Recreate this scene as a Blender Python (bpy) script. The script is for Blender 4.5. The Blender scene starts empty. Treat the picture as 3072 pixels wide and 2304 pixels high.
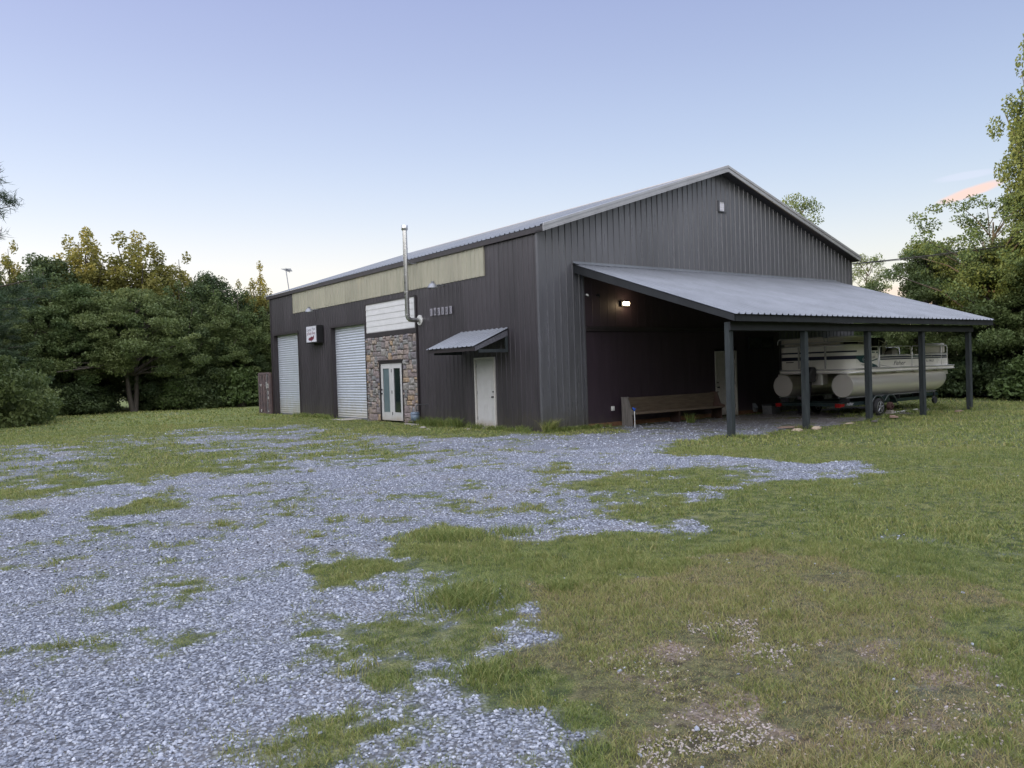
import bpy, math, random
import numpy as np
from mathutils import Vector, Matrix
R = math.radians
C = bpy.context.scene.collection
sc = bpy.context.scene
# ------------------------------------------------------------------ camera
cd = bpy.data.cameras.new('camera'); cam = bpy.data.objects.new('camera', cd); C.objects.link(cam)
CAM = Vector((-13.526, -16.93, 1.684)); YAW, PIT, ROL = 0.637, -0.0169, 0.0317
F = Vector((math.sin(YAW)*math.cos(PIT), math.cos(YAW)*math.cos(PIT), math.sin(PIT)))
Rt = Vector((math.cos(YAW), -math.sin(YAW), 0)); U = Rt.cross(F)
Xc = Rt*math.cos(ROL) - U*math.sin(ROL); Yc = Rt*math.sin(ROL) + U*math.cos(ROL)
m = Matrix((Xc, Yc, -F)).transposed().to_4x4(); m.translation = CAM
cam.matrix_world = m
cd.sensor_width = 36; cd.lens = 2433/3072*36; cd.clip_end = 3000; cd.clip_start = .05
sc.camera = cam
# ------------------------------------------------------------------ sky
BACK_FILL, ZEN_FILL = 1.9, 1.3
SUN_EL, SUN_AZ = 8.0, 268.0        # azimuth clockwise from +Y
w = bpy.data.worlds.new('World'); sc.world = w; w.use_nodes = True
nt = w.node_tree; nt.nodes.clear()
def N(t, **k):
    n = nt.nodes.new(t)
    for a, b in k.items(): setattr(n, a, b)
    return n
LK = lambda a, b: nt.links.new(a, b)
sky = N('ShaderNodeTexSky', sky_type='NISHITA', sun_disc=False, sun_elevation=R(SUN_EL), sun_rotation=R(SUN_AZ))
sky.air_density = 1.0; sky.dust_density = 1.2; sky.ozone_density = 2.5
tc = N('ShaderNodeTexCoord'); sep = N('ShaderNodeSeparateXYZ'); LK(tc.outputs['Generated'], sep.inputs[0])
# evening gradient: pale cream low down, periwinkle blue above
rmp = N('ShaderNodeValToRGB'); LK(sep.outputs['Z'], rmp.inputs[0])
cr = rmp.color_ramp; cr.interpolation = 'B_SPLINE'
SKYC = [(0.0,(.90,.74,.58)),(.05,(.92,.77,.61)),(.11,(.84,.77,.70)),(.18,(.60,.635,.71)),(.26,(.455,.51,.665)),(.35,(.365,.405,.595)),(.46,(.285,.315,.53)),(1.0,(.24,.32,.58))]
cr.elements[0].position = 0; cr.elements[0].color = (*SKYC[0][1],1)
cr.elements[1].position = 1; cr.elements[1].color = (*SKYC[-1][1],1)
for p, c in SKYC[1:-1]:
    e = cr.elements.new(p); e.color = (*c,1)
# brighter towards the sunset side
dot = N('ShaderNodeVectorMath', operation='DOT_PRODUCT'); LK(tc.outputs['Generated'], dot.inputs[0])
dot.inputs[1].default_value = (math.sin(R(SUN_AZ+38)), math.cos(R(SUN_AZ+38)), 0)
mr = N('ShaderNodeMapRange'); LK(dot.outputs['Value'], mr.inputs[0])
mr.inputs[1].default_value = -.6; mr.inputs[2].default_value = 1; mr.inputs[3].default_value = .90; mr.inputs[4].default_value = 1.42
# sky out of view, behind the camera and overhead, brightened as added fill light
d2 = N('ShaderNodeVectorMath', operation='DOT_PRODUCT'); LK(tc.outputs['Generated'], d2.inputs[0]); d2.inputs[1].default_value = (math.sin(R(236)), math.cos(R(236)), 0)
m2 = N('ShaderNodeMapRange', interpolation_type='SMOOTHSTEP'); LK(d2.outputs['Value'], m2.inputs[0]); m2.inputs[1].default_value = -.45; m2.inputs[2].default_value = .7; m2.inputs[3].default_value = 0; m2.inputs[4].default_value = BACK_FILL
m3 = N('ShaderNodeMapRange', interpolation_type='SMOOTHSTEP'); LK(sep.outputs['Z'], m3.inputs[0]); m3.inputs[1].default_value = .42; m3.inputs[2].default_value = .9; m3.inputs[3].default_value = 0; m3.inputs[4].default_value = ZEN_FILL
def glow(c, f):
    n = N('ShaderNodeVectorMath', operation='SCALE'); n.inputs[0].default_value = c; LK(f, n.inputs['Scale']); return n.outputs[0]
def vadd(a, b): n = N('ShaderNodeVectorMath', operation='ADD'); LK(a, n.inputs[0]); LK(b, n.inputs[1]); return n.outputs[0]
mul = N('ShaderNodeVectorMath', operation='SCALE'); LK(rmp.outputs[0], mul.inputs[0]); LK(mr.outputs[0], mul.inputs['Scale'])
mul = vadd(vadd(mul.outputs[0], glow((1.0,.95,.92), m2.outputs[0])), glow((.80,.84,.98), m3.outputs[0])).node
# thin pink clouds: an elongated wisp and a bank low down, right of the building
def blob(az, el, wa, we, tilt, soft):
    """mask of one cloud round a direction, tilted, broken by noise"""
    d = Vector((math.sin(R(az))*math.cos(R(el)), math.cos(R(az))*math.cos(R(el)), math.sin(R(el))))
    rt = Vector((d.y, -d.x, 0)).normalized(); up = rt.cross(d)
    a = rt*math.cos(R(tilt)) + up*math.sin(R(tilt)); b = -rt*math.sin(R(tilt)) + up*math.cos(R(tilt))
    outs = []
    for v, wd in ((a, wa), (b, we)):
        q = N('ShaderNodeVectorMath', operation='DOT_PRODUCT'); LK(tc.outputs['Generated'], q.inputs[0]); q.inputs[1].default_value = v
        q2 = N('ShaderNodeMath', operation='SUBTRACT'); LK(q.outputs['Value'], q2.inputs[0]); q2.inputs[1].default_value = v.dot(d)
        q3 = N('ShaderNodeMath', operation='DIVIDE'); LK(q2.outputs[0], q3.inputs[0]); q3.inputs[1].default_value = math.sin(R(wd))
        q4 = N('ShaderNodeMath', operation='POWER'); LK(q3.outputs[0], q4.inputs[0]); q4.inputs[1].default_value = 2
        outs.append(q4.outputs[0])
    s = N('ShaderNodeMath', operation='ADD'); LK(outs[0], s.inputs[0]); LK(outs[1], s.inputs[1])
    q = N('ShaderNodeVectorMath', operation='DOT_PRODUCT'); LK(tc.outputs['Generated'], q.inputs[0]); q.inputs[1].default_value = d
    gt = N('ShaderNodeMath', operation='LESS_THAN'); LK(q.outputs['Value'], gt.inputs[0]); gt.inputs[1].default_value = .5
    s2 = N('ShaderNodeMath', operation='MULTIPLY_ADD'); LK(gt.outputs[0], s2.inputs[0]); s2.inputs[1].default_value = 99; LK(s.outputs[0], s2.inputs[2])
    mp = N('ShaderNodeMapping'); mp.inputs['Scale'].default_value = (1,1,3.5); LK(tc.outputs['Generated'], mp.inputs[0])
    nz = N('ShaderNodeTexNoise'); LK(mp.outputs[0], nz.inputs['Vector']); nz.inputs['Scale'].default_value = 16; nz.inputs['Detail'].default_value = 5
    s3 = N('ShaderNodeMath', operation='MULTIPLY_ADD'); LK(nz.outputs[0], s3.inputs[0]); s3.inputs[1].default_value = 1.6; LK(s2.outputs[0], s3.inputs[2])
    o = N('ShaderNodeMapRange', interpolation_type='SMOOTHSTEP'); LK(s3.outputs[0], o.inputs[0])
    o.inputs[1].default_value = 2.05; o.inputs[2].default_value = 2.05-soft; o.inputs[3].default_value = 0; o.inputs[4].default_value = 1
    return o.outputs[0]
col = mul.outputs[0]
for (args, c, st) in (((66.2, 9.9, 2.0, .34, 14, .9), (.95,.58,.44), 1.0), ((66.0, 10.9, 1.8, .25, 3, 1.0), (.66,.64,.74), .6),
                      ((63.5, 4.0, 5.0, .7, 2, .9), (.90,.62,.52), .7), ((64.0, 2.9, 7, .9, 0, 1.0), (1.0,.62,.42), .8), ((63, 5.6, 2.0, .3, 8, .7), (.66,.60,.66), .6)):
    mx = N('ShaderNodeMix', data_type='RGBA'); b = blob(*args)
    k = N('ShaderNodeMath', operation='MULTIPLY'); LK(b, k.inputs[0]); k.inputs[1].default_value = st
    LK(k.outputs[0], mx.inputs[0]); LK(col, mx.inputs[6]); mx.inputs[7].default_value = (*c,1); col = mx.outputs[2]
# physical sky adds its own falloff on top of the measured gradient
scl = N('ShaderNodeVectorMath', operation='SCALE'); LK(sky.outputs[0], scl.inputs[0]); scl.inputs['Scale'].default_value = .06
add = N('ShaderNodeVectorMath', operation='ADD'); LK(scl.outputs[0], add.inputs[0]); LK(col, add.inputs[1])
bg = N('ShaderNodeBackground'); LK(add.outputs[0], bg.inputs['Color']); bg.inputs['Strength'].default_value = 1.0
wo = N('ShaderNodeOutputWorld'); LK(bg.outputs[0], wo.inputs[0])
# ------------------------------------------------------------------ sun
sl = bpy.data.lights.new('sun', 'SUN'); sun = bpy.data.objects.new('sun', sl); C.objects.link(sun)
sl.energy = 5.0; sl.angle = R(.8); sl.color = (1, .74, .36)
sd = Vector((math.sin(R(SUN_AZ))*math.cos(R(SUN_EL)), math.cos(R(SUN_AZ))*math.cos(R(SUN_EL)), math.sin(R(SUN_EL))))
sun.rotation_euler = sd.to_track_quat('Z', 'Y').to_euler()
vs = sc.view_settings; vs.view_transform = 'Standard'; vs.look = 'None'; vs.exposure = 0; vs.gamma = 1; vs.use_curve_mapping = False
sc.cycles.max_bounces = 6; sc.cycles.transparent_max_bounces = 12
# ------------------------------------------------------------------ helpers
def tag(o, label=None, cat=None, group=None, kind=None):
    if label: o['label'] = label
    if cat: o['category'] = cat
    if group: o['group'] = group
    if kind: o['kind'] = kind
    return o
def empty(name, loc=(0,0,0), rz=0, label=None, cat=None, group=None):
    o = bpy.data.objects.new(name, None); C.objects.link(o); o.location = loc; o.rotation_euler = (0,0,rz)
    o.empty_display_size = .2
    return tag(o, label, cat, group)
class MB:
    def __init__(s): s.v = []; s.f = []; s.m = []; s.sm = []
    def add(s, vs, fs, mi=0, smooth=False):
        k = len(s.v); s.v += [tuple(p) for p in vs]
        for f in fs: s.f.append(tuple(i+k for i in f)); s.m.append(mi); s.sm.append(smooth)
        return s
    def box(s, x0, x1, y0, y1, z0, z1, mi=0):
        x0, x1 = sorted((x0,x1)); y0, y1 = sorted((y0,y1)); z0, z1 = sorted((z0,z1))
        return s.add([(x,y,z) for x in (x0,x1) for y in (y0,y1) for z in (z0,z1)],
                     [(0,1,3,2),(4,6,7,5),(0,4,5,1),(2,3,7,6),(0,2,6,4),(1,5,7,3)], mi)
    def beam(s, a, b, w, h, up=(0,0,1), mi=0):
        """rectangular bar from a to b, w across and h along up (centred)"""
        a = Vector(a); b = Vector(b); d = (b-a).normalized(); u = Vector(up); r = d.cross(u).normalized(); u = r.cross(d)
        vs = [p + r*(i*w/2) + u*(j*h/2) for p in (a,b) for i in (-1,1) for j in (-1,1)]
        return s.add(vs, [(0,1,3,2),(4,6,7,5),(0,4,5,1),(2,3,7,6),(0,2,6,4),(1,5,7,3)], mi)
    def tube(s, pts, r, n=10, cap=True, mi=0, closed=False):
        pts = [Vector(p) for p in pts]; rs = r if isinstance(r, (list,tuple)) else [r]*len(pts)
        k0 = len(pts); vs = []; prev = None
        for i, p in enumerate(pts):
            if closed: d = (pts[(i+1)%k0]-pts[i-1]).normalized()
            else: d = ((pts[min(i+1,k0-1)]-p).normalized() + (p-pts[max(i-1,0)]).normalized()).normalized()
            if prev is None: a = d.orthogonal().normalized()
            else: a = (prev - d*prev.dot(d)).normalized()
            prev = a; b = d.cross(a)
            for j in range(n):
                t = 2*math.pi*j/n; vs.append(p + (a*math.cos(t)+b*math.sin(t))*rs[i])
        fs = []
        for i in range(k0 if closed else k0-1):
            for j in range(n): fs.append((i*n+j, i*n+(j+1)%n, ((i+1)%k0)*n+(j+1)%n, ((i+1)%k0)*n+j))
        s.add(vs, fs, mi, True)
        if cap and not closed:
            s.add([vs[j] for j in range(n)], [tuple(range(n))[::-1]], mi); s.add([vs[(k0-1)*n+j] for j in range(n)], [tuple(range(n))], mi)
        return s
    def prism(s, poly, o, a, b, d, mi=0):
        """2-D polygon laid out from o along a and b, extruded by vector d"""
        o = Vector(o); a = Vector(a); b = Vector(b); d = Vector(d); n = len(poly)
        p = [o+a*x+b*y for x,y in poly]; q = [v+d for v in p]
        return s.add(p+q, [tuple(range(n))[::-1], tuple(range(n,2*n))] + [(i,(i+1)%n,n+(i+1)%n,n+i) for i in range(n)], mi)
    def ribs(s, o, a, r, n, L, r0, r1, pitch=.2286, h=.03, base=.075, top=.03, phase=0, minor=True, mi=0):
        """ribbed metal sheet: ribs run along r (from r0(t) to r1(t)), spaced along a, raised along n"""
        o = Vector(o); a = Vector(a); r = Vector(r); n = Vector(n)
        f0 = r0 if callable(r0) else (lambda t: r0); f1 = r1 if callable(r1) else (lambda t: r1)
        pr = [(0,0)]; c = phase-pitch
        while c < L + base:
            for dx, hh in ((-base/2,0),(-top/2,h),(top/2,h),(base/2,0)): pr.append((c+dx,hh))
            if minor:
                for g in (.38,.62):
                    q = c+pitch*g; pr += [(q-.014,0),(q,h*.16),(q+.014,0)]
            c += pitch
        pr = sorted(pr[1:]); hx = lambda t: float(np.interp(t, [p[0] for p in pr], [p[1] for p in pr])); pr = [(0,hx(0))]+[p for p in pr if 0 < p[0] < L]+[(L,hx(L))]
        vs = []
        for t, hh in pr: vs += [o+a*t+n*hh+r*f0(t), o+a*t+n*hh+r*f1(t)]
        fs = [(2*i, 2*i+2, 2*i+3, 2*i+1) for i in range(len(pr)-1)]
        return s.add(vs, fs, mi)
    def build(s, name, mats, parent=None, bevel=0, label=None):
        me = bpy.data.meshes.new(name); me.from_pydata([tuple(v) for v in s.v], [], s.f)
        mats = mats if isinstance(mats, (list,tuple)) else [mats]
        for mt in mats: me.materials.append(mt)
        me.polygons.foreach_set('material_index', s.m); me.polygons.foreach_set('use_smooth', s.sm)
        me.update()
        o = bpy.data.objects.new(name, me); C.objects.link(o)
        if parent: o.parent = parent
        if bevel:
            b = o.modifiers.new('bevel', 'BEVEL'); b.width = bevel; b.segments = 2; b.limit_method = 'ANGLE'
        if label: o['label'] = label
        return o
def text_mesh(name, s, size, mat, M, parent=None, shear=0, depth=.004, sx=1, spacing=1):
    c = bpy.data.curves.new(name, 'FONT'); c.body = s; c.size = size; c.extrude = depth; c.shear = shear; c.space_character = spacing
    t = bpy.data.objects.new(name, c); C.objects.link(t); dg = bpy.context.evaluated_depsgraph_get()
    me = bpy.data.meshes.new_from_object(t.evaluated_get(dg)); bpy.data.objects.remove(t)
    me.transform(Matrix.Diagonal((sx,1,1,1))); me.transform(M); me.materials.clear(); me.materials.append(mat)
    o = bpy.data.objects.new(name, me); C.objects.link(o)
    if parent: o.parent = parent
    return o
def frame_matrix(o, x, y):
    x = Vector(x).normalized(); y = Vector(y).normalized(); z = x.cross(y)
    m = Matrix((x,y,z)).transposed().to_4x4(); m.translation = Vector(o); return m
# ------------------------------------------------------------------ materials
def mat(name, col, rough=.6, metal=0, spec=.5, noise=0, nscale=3, col2=None, bump=0, bscale=30, stretch=(1,1,1), coat=0, dirt=None, panel=0):
    mt = bpy.data.materials.new(name); mt.use_nodes = True; t = mt.node_tree; b = t.nodes['Principled BSDF']
    b.inputs['Base Color'].default_value = (*col,1); b.inputs['Roughness'].default_value = rough
    b.inputs['Metallic'].default_value = metal; b.inputs['Specular IOR Level'].default_value = spec
    if coat: b.inputs['Coat Weight'].default_value = coat; b.inputs['Coat Roughness'].default_value = .15
    tc = t.nodes.new('ShaderNodeTexCoord'); mp = t.nodes.new('ShaderNodeMapping'); mp.inputs['Scale'].default_value = stretch
    t.links.new(tc.outputs['Object'], mp.inputs[0])
    out = None
    if noise:
        nz = t.nodes.new('ShaderNodeTexNoise'); nz.inputs['Scale'].default_value = nscale; nz.inputs['Detail'].default_value = 6; nz.inputs['Roughness'].default_value = .65
        t.links.new(mp.outputs[0], nz.inputs[0])
        mr = t.nodes.new('ShaderNodeMapRange'); mr.inputs[1].default_value = .3; mr.inputs[2].default_value = .7; t.links.new(nz.outputs[0], mr.inputs[0])
        mx = t.nodes.new('ShaderNodeMix'); mx.data_type = 'RGBA'; t.links.new(mr.outputs[0], mx.inputs[0])
        c2 = col2 or tuple(max(0,c*(1-noise)) for c in col); mx.inputs[6].default_value = (*col,1); mx.inputs[7].default_value = (*c2,1)
        out = mx.outputs[2]; t.links.new(out, b.inputs['Base Color'])
        m3 = t.nodes.new('ShaderNodeMapRange'); m3.inputs[3].default_value = max(.05,rough-.08); m3.inputs[4].default_value = min(1,rough+.1)
        t.links.new(nz.outputs[0], m3.inputs[0]); t.links.new(m3.outputs[0], b.inputs['Roughness'])
    if dirt:                                    # dirt = (colour, top height): splash dirt near the ground, broken up
        dc, dz = dirt
        sp = t.nodes.new('ShaderNodeSeparateXYZ'); t.links.new(tc.outputs['Object'], sp.inputs[0])
        n2 = t.nodes.new('ShaderNodeTexNoise'); n2.inputs['Scale'].default_value = 4; n2.inputs['Detail'].default_value = 8; t.links.new(tc.outputs['Object'], n2.inputs[0])
        a = t.nodes.new('ShaderNodeMath'); a.operation = 'MULTIPLY_ADD'; t.links.new(n2.outputs[0], a.inputs[0]); a.inputs[1].default_value = -dz*1.6; t.links.new(sp.outputs[2], a.inputs[2])
        r2 = t.nodes.new('ShaderNodeMapRange'); t.links.new(a.outputs[0], r2.inputs[0]); r2.inputs[1].default_value = -dz*.95; r2.inputs[2].default_value = dz*.3; r2.inputs[3].default_value = .85; r2.inputs[4].default_value = 0
        m4 = t.nodes.new('ShaderNodeMix'); m4.data_type = 'RGBA'; t.links.new(r2.outputs[0], m4.inputs[0])
        if out: t.links.new(out, m4.inputs[6])
        else: m4.inputs[6].default_value = (*col,1)
        m4.inputs[7].default_value = (*dc,1); t.links.new(m4.outputs[2], b.inputs['Base Color'])
    if panel:                                   # each .914 m sheet a slightly different tone, with a dark lap line
        sp = t.nodes.new('ShaderNodeSeparateXYZ'); t.links.new(tc.outputs['Object'], sp.inputs[0])
        u = t.nodes.new('ShaderNodeMath'); u.operation = 'ADD'; t.links.new(sp.outputs[0], u.inputs[0]); t.links.new(sp.outputs[1], u.inputs[1])
        dv = t.nodes.new('ShaderNodeMath'); dv.operation = 'DIVIDE'; t.links.new(u.outputs[0], dv.inputs[0]); dv.inputs[1].default_value = .9144
        fl = t.nodes.new('ShaderNodeMath'); fl.operation = 'FLOOR'; t.links.new(dv.outputs[0], fl.inputs[0])
        wn = t.nodes.new('ShaderNodeTexWhiteNoise'); wn.noise_dimensions = '1D'; t.links.new(fl.outputs[0], wn.inputs['W'])
        pr = t.nodes.new('ShaderNodeMapRange'); pr.inputs[3].default_value = 1-panel; pr.inputs[4].default_value = 1+panel; t.links.new(wn.outputs['Value'], pr.inputs[0])
        src = b.inputs['Base Color'].links[0].from_socket; sv = t.nodes.new('ShaderNodeVectorMath'); sv.operation = 'SCALE'; t.links.new(src, sv.inputs[0]); t.links.new(pr.outputs[0], sv.inputs['Scale']); t.links.new(sv.outputs[0], b.inputs['Base Color'])
    if bump:
        n3 = t.nodes.new('ShaderNodeTexNoise'); n3.inputs['Scale'].default_value = bscale; n3.inputs['Detail'].default_value = 4; t.links.new(mp.outputs[0], n3.inputs[0])
        bp = t.nodes.new('ShaderNodeBump'); bp.inputs['Strength'].default_value = bump; bp.inputs['Distance'].default_value = .01
        t.links.new(n3.outputs[0], bp.inputs['Height']); t.links.new(bp.outputs[0], b.inputs['Normal'])
    return mt
M = {}
M['siding'] = mat('siding', (.052,.046,.051), .34, panel=.16, noise=.45, nscale=3, stretch=(2,2,.25), bump=.25, bscale=2.2, dirt=((.055,.05,.038),.55), spec=.6)
M['gable'] = mat('gable siding', (.115,.116,.124), .28, panel=.10, noise=.35, nscale=3, stretch=(2,2,.2), bump=.25, bscale=2.2, dirt=((.075,.07,.05),.6), spec=.7)
M['flat'] = mat('flat brown panel', (.040,.026,.036), .5, noise=.25, nscale=2, stretch=(2,2,.3), bump=.15, bscale=2, dirt=((.06,.05,.04),.3))
M['trim'] = mat('dark brown trim', (.035,.028,.030), .4, noise=.3, nscale=5)
M['tan'] = mat('tan band', panel=.08, col=(.37,.345,.26), rough=.45, noise=.5, nscale=2.5, stretch=(2,2.2,.3), col2=(.28,.275,.20), bump=.1, bscale=3)
M['roof'] = mat('galvanised roof', panel=.06, col=(.215,.23,.25), rough=.42, metal=.3, noise=.2, nscale=1.2, bump=.05)
M['rake'] = mat('pale metal trim', (.42,.42,.42), .35, metal=.5, noise=.2, nscale=2)
M['soffit'] = mat('soffit', (.035,.032,.034), .6)
M['white'] = mat('white board', (.62,.62,.60), .55, noise=.12, nscale=4, bump=.05)
M['door'] = mat('white painted door', (.52,.52,.50), .5, noise=.1, nscale=5, dirt=((.30,.24,.16),.25))
M['jamb'] = mat('door jamb', (.56,.54,.49), .6, noise=.2, nscale=8, dirt=((.25,.2,.14),.2))
M['rollup'] = mat('corrugated steel curtain', (.60,.64,.70), .30, metal=.35, noise=.12, nscale=2, dirt=((.52,.49,.38),.8))
M['glass'] = mat('dark glass', (.012,.02,.02), .06, spec=.8)
M['glass2'] = mat('pale curtained glass', (.14,.19,.20), .12, noise=.35, nscale=5, stretch=(1,6,.5))
M['steel'] = mat('stainless pipe', (.62,.62,.60), .28, metal=.95, noise=.15, nscale=8)
M['black'] = mat('black plastic', (.012,.012,.013), .45)
M['dark_metal'] = mat('dark metal', (.03,.03,.034), .45, metal=.4)
M['post'] = mat('weathered painted post', (.034,.043,.043), .75, noise=.75, nscale=4, stretch=(3,3,.4), col2=(.010,.014,.016), bump=.4, bscale=12)
M['beam'] = mat('dark stained timber', (.016,.019,.021), .7, noise=.5, nscale=3, bump=.3, bscale=10)
M['weather'] = mat('peeling board', (.16,.16,.18), .8, noise=.8, nscale=14, col2=(.02,.02,.025), stretch=(2,1,2), bump=.3)
M['wood'] = mat('old bench timber', (.17,.13,.088), .6, noise=.5, nscale=5, stretch=(.5,4,6), bump=.2, bscale=12)
M['greywood'] = mat('grey weathered timber', (.17,.155,.135), .85, noise=.5, nscale=6, stretch=(5,3,.4), bump=.4, bscale=14)
M['redwood'] = mat('red brown timber', (.075,.042,.03), .7, noise=.4, nscale=5)
M['sill'] = mat('rusty base angle', (.20,.10,.05), .8, noise=.5, nscale=6)
M['rust'] = mat('rusty container steel', (.16,.11,.10), .75, noise=.7, nscale=3.5, col2=(.06,.05,.055), bump=.3)
M['rust2'] = mat('red rust', (.10,.050,.040), .8, noise=.5, nscale=6)
M['tile'] = mat('pewter letter tile', (.32,.31,.34), .5, metal=.2, noise=.3, nscale=14)
M['letter'] = mat('letter', (.05,.045,.055), .5)
M['signface'] = mat('sign face', (.62,.62,.66), .35)
M['maroon'] = mat('maroon print', (.13,.012,.03), .5)
M['greyprint'] = mat('grey print', (.10,.09,.12), .5)
M['hull'] = mat('boat cream panel', (.76,.74,.67), .28, noise=.1, nscale=2, coat=.4)
M['alu'] = mat('brushed pontoon aluminium', (.80,.77,.70), .30, metal=.7)
M['rail'] = mat('boat rail', (.66,.66,.64), .25, metal=.5)
M['navy'] = mat('navy stripe', (.010,.014,.035), .3)
M['teal'] = mat('dark teal print', (.012,.05,.055), .3)
M['vinyl'] = mat('cream vinyl seat', (.52,.49,.42), .5, noise=.15, nscale=6, bump=.05)
M['canvas'] = mat('dark canvas', (.012,.014,.014), .8)
M['trailer'] = mat('dark green trailer paint', (.010,.022,.022), .35)
M['rubber'] = mat('tyre rubber', (.018,.018,.019), .8, bump=.2)
M['rim'] = mat('galvanised rim', (.55,.56,.58), .35, metal=.8, noise=.3, nscale=10)
M['red'] = mat('red lens', (.22,.008,.008), .2)
M['blue'] = mat('blue tape', (.02,.09,.45), .5)
M['pvc'] = mat('white pvc', (.62,.62,.58), .4)
M['bluegrey'] = mat('gas meter enamel', (.14,.19,.25), .45, noise=.3, nscale=12)
M['galv'] = mat('galvanised', (.26,.27,.28), .45, metal=.6, noise=.3, nscale=15)
M['concrete'] = mat('pale concrete', (.38,.35,.30), .9, noise=.4, nscale=8, bump=.4)
M['plank'] = mat('scrap plank', (.34,.24,.18), .85, noise=.4, nscale=5, stretch=(4,1,1), bump=.3)
M['rock'] = mat('sandstone lump', (.42,.34,.24), .9, noise=.4, nscale=7, bump=.5)
M['cable'] = mat('cable', (.02,.02,.02), .6)
M['bark'] = mat('bark', (.10,.085,.068), .9, noise=.5, nscale=6, stretch=(3,3,.6), bump=.6, bscale=12)
M['lens'] = mat('lamp lens', (.9,.8,.6), .3)
b = M['lens'].node_tree.nodes['Principled BSDF']; b.inputs['Emission Color'].default_value = (1,.80,.50,1); b.inputs['Emission Strength'].default_value = 14
def stone_mat():
    mt = bpy.data.materials.new('stacked stone'); mt.use_nodes = True; t = mt.node_tree; b = t.nodes['Principled BSDF']; b.inputs['Roughness'].default_value = .85
    at = t.nodes.new('ShaderNodeAttribute'); at.attribute_name = 'tint'
    r = t.nodes.new('ShaderNodeValToRGB'); e = r.color_ramp; e.interpolation = 'CONSTANT'
    cols = [(.19,.165,.155),(.24,.195,.17),(.19,.19,.185),(.27,.225,.18),(.22,.18,.17),(.22,.215,.20),(.26,.215,.185),(.16,.145,.15),(.32,.235,.15),(.25,.235,.21)]
    e.elements[0].color = (*cols[0],1); e.elements[1].position = .1; e.elements[1].color = (*cols[1],1)
    for i in range(2,10): q = e.elements.new(i/10); q.color = (*cols[i],1)
    t.links.new(at.outputs['Fac'], r.inputs[0])
    tc = t.nodes.new('ShaderNodeTexCoord'); nz = t.nodes.new('ShaderNodeTexNoise'); nz.inputs['Scale'].default_value = 11; nz.inputs['Detail'].default_value = 8; t.links.new(tc.outputs['Object'], nz.inputs[0])
    mr = t.nodes.new('ShaderNodeMapRange'); mr.inputs[1].default_value = .3; mr.inputs[2].default_value = .7; mr.inputs[3].default_value = .6; mr.inputs[4].default_value = 1.3; t.links.new(nz.outputs[0], mr.inputs[0])
    mu = t.nodes.new('ShaderNodeVectorMath'); mu.operation = 'SCALE'; t.links.new(r.outputs[0], mu.inputs[0]); t.links.new(mr.outputs[0], mu.inputs['Scale']); t.links.new(mu.outputs[0], b.inputs['Base Color'])
    bp = t.nodes.new('ShaderNodeBump'); bp.inputs['Strength'].default_value = .8; bp.inputs['Distance'].default_value = .03; t.links.new(nz.outputs[0], bp.inputs['Height']); t.links.new(bp.outputs[0], b.inputs['Normal'])
    return mt
M['stone'] = stone_mat(); M['mortar'] = mat('mortar', (.06,.055,.052), .95)
# ------------------------------------------------------------------ the metal building
W, L, HE, HR = 15.0, 20.0, 5.33, 7.87
SL = (7.83-5.42)/7.5
def roofz(x): return 5.40 + SL*(x if x < W/2 else W-x)
B = empty('metal_building', (0,0,0), 0, 'long dark metal shop building with low gable roof, roll-up doors and stone entry bay', 'building')
X1, Y1, Z1 = Vector((1,0,0)), Vector((0,1,0)), Vector((0,0,1))
# side wall (x=0) in bays round the openings; ribs stand towards -x
def side_bay(mb, y0, y1, z0, z1, mi=0, off=0, **k):
    mb.ribs((-off, y0, 0), Y1, Z1, -X1, y1-y0, z0, z1, phase=(-y0) % .2286, h=.020, base=.05, top=.02, mi=mi, **k)
s = MB()
for y0, y1, z0, z1 in ((0,2.12,0,5.4),(2.12,3.18,2.10,5.4),(3.18,6.5,0,5.4),(6.5,10.25,4.26,5.4),(10.25,13.39,3.66,5.4),(13.39,16.72,0,5.4),(16.72,19.72,3.68,5.4),(19.72,20,0,5.4)):
    side_bay(s, y0, y1, z0, z1)
s.build('side_wall', M['siding'], B)
s = MB(); side_bay(s, 2.5, 17.18, 4.475, 5.33, off=.03); s.box(-.03, -.002, 2.5, 17.18, 4.46, 4.474); s.box(-.056, -.002, 2.492, 2.4995, 4.46, 5.33); s.box(-.056,-.002,17.181,17.19,4.46,5.33)
s.build('tan_band', M['tan'], B)
# gable wall (y=0): ribs stand towards -y
s = MB()
def gb(x0, x1, z0, z1, h=.022): s.ribs((x0,0,0), X1, Z1, -Y1, x1-x0, z0, z1, phase=(.05-x0) % .2286, h=h, base=.046, top=.022, minor=False)
gb(0,1.5,0, lambda t: roofz(t)); gb(1.5,7.5,4.2, lambda t: roofz(1.5+t)); gb(7.5,15,4.2, lambda t: roofz(7.5+t)); gb(10.4,15,0,4.2)
s.build('gable_wall', M['gable'], B)
s = MB(); s.box(1.56,7.02,-.035,-.004,.12,2.70); s.box(7.02,8.12,-.035,-.004,2.16,2.70); s.box(8.12,10.4,-.035,-.004,.12,2.70)
s.ribs((1.56,-.02,0), X1, Z1, -Y1, 8.84, 2.84, 4.2, h=.004, minor=False, pitch=.3, base=.03, top=.01)
k = 1.86
while k < 10.3:                                  # shallow panel joints
    if not 6.9 < k < 8.2: s.box(k-.004,k+.004,-.0385,-.03,.12,2.70)
    k += .305
s.build('lower_wall_panel', M['flat'], B)
s = MB(); s.box(1.56,10.4,-.09,-.004,2.71,2.83); s.box(1.56,10.4,-.11,-.091,2.80,2.83); s.build('door_track', M['trim'], B)
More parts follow.
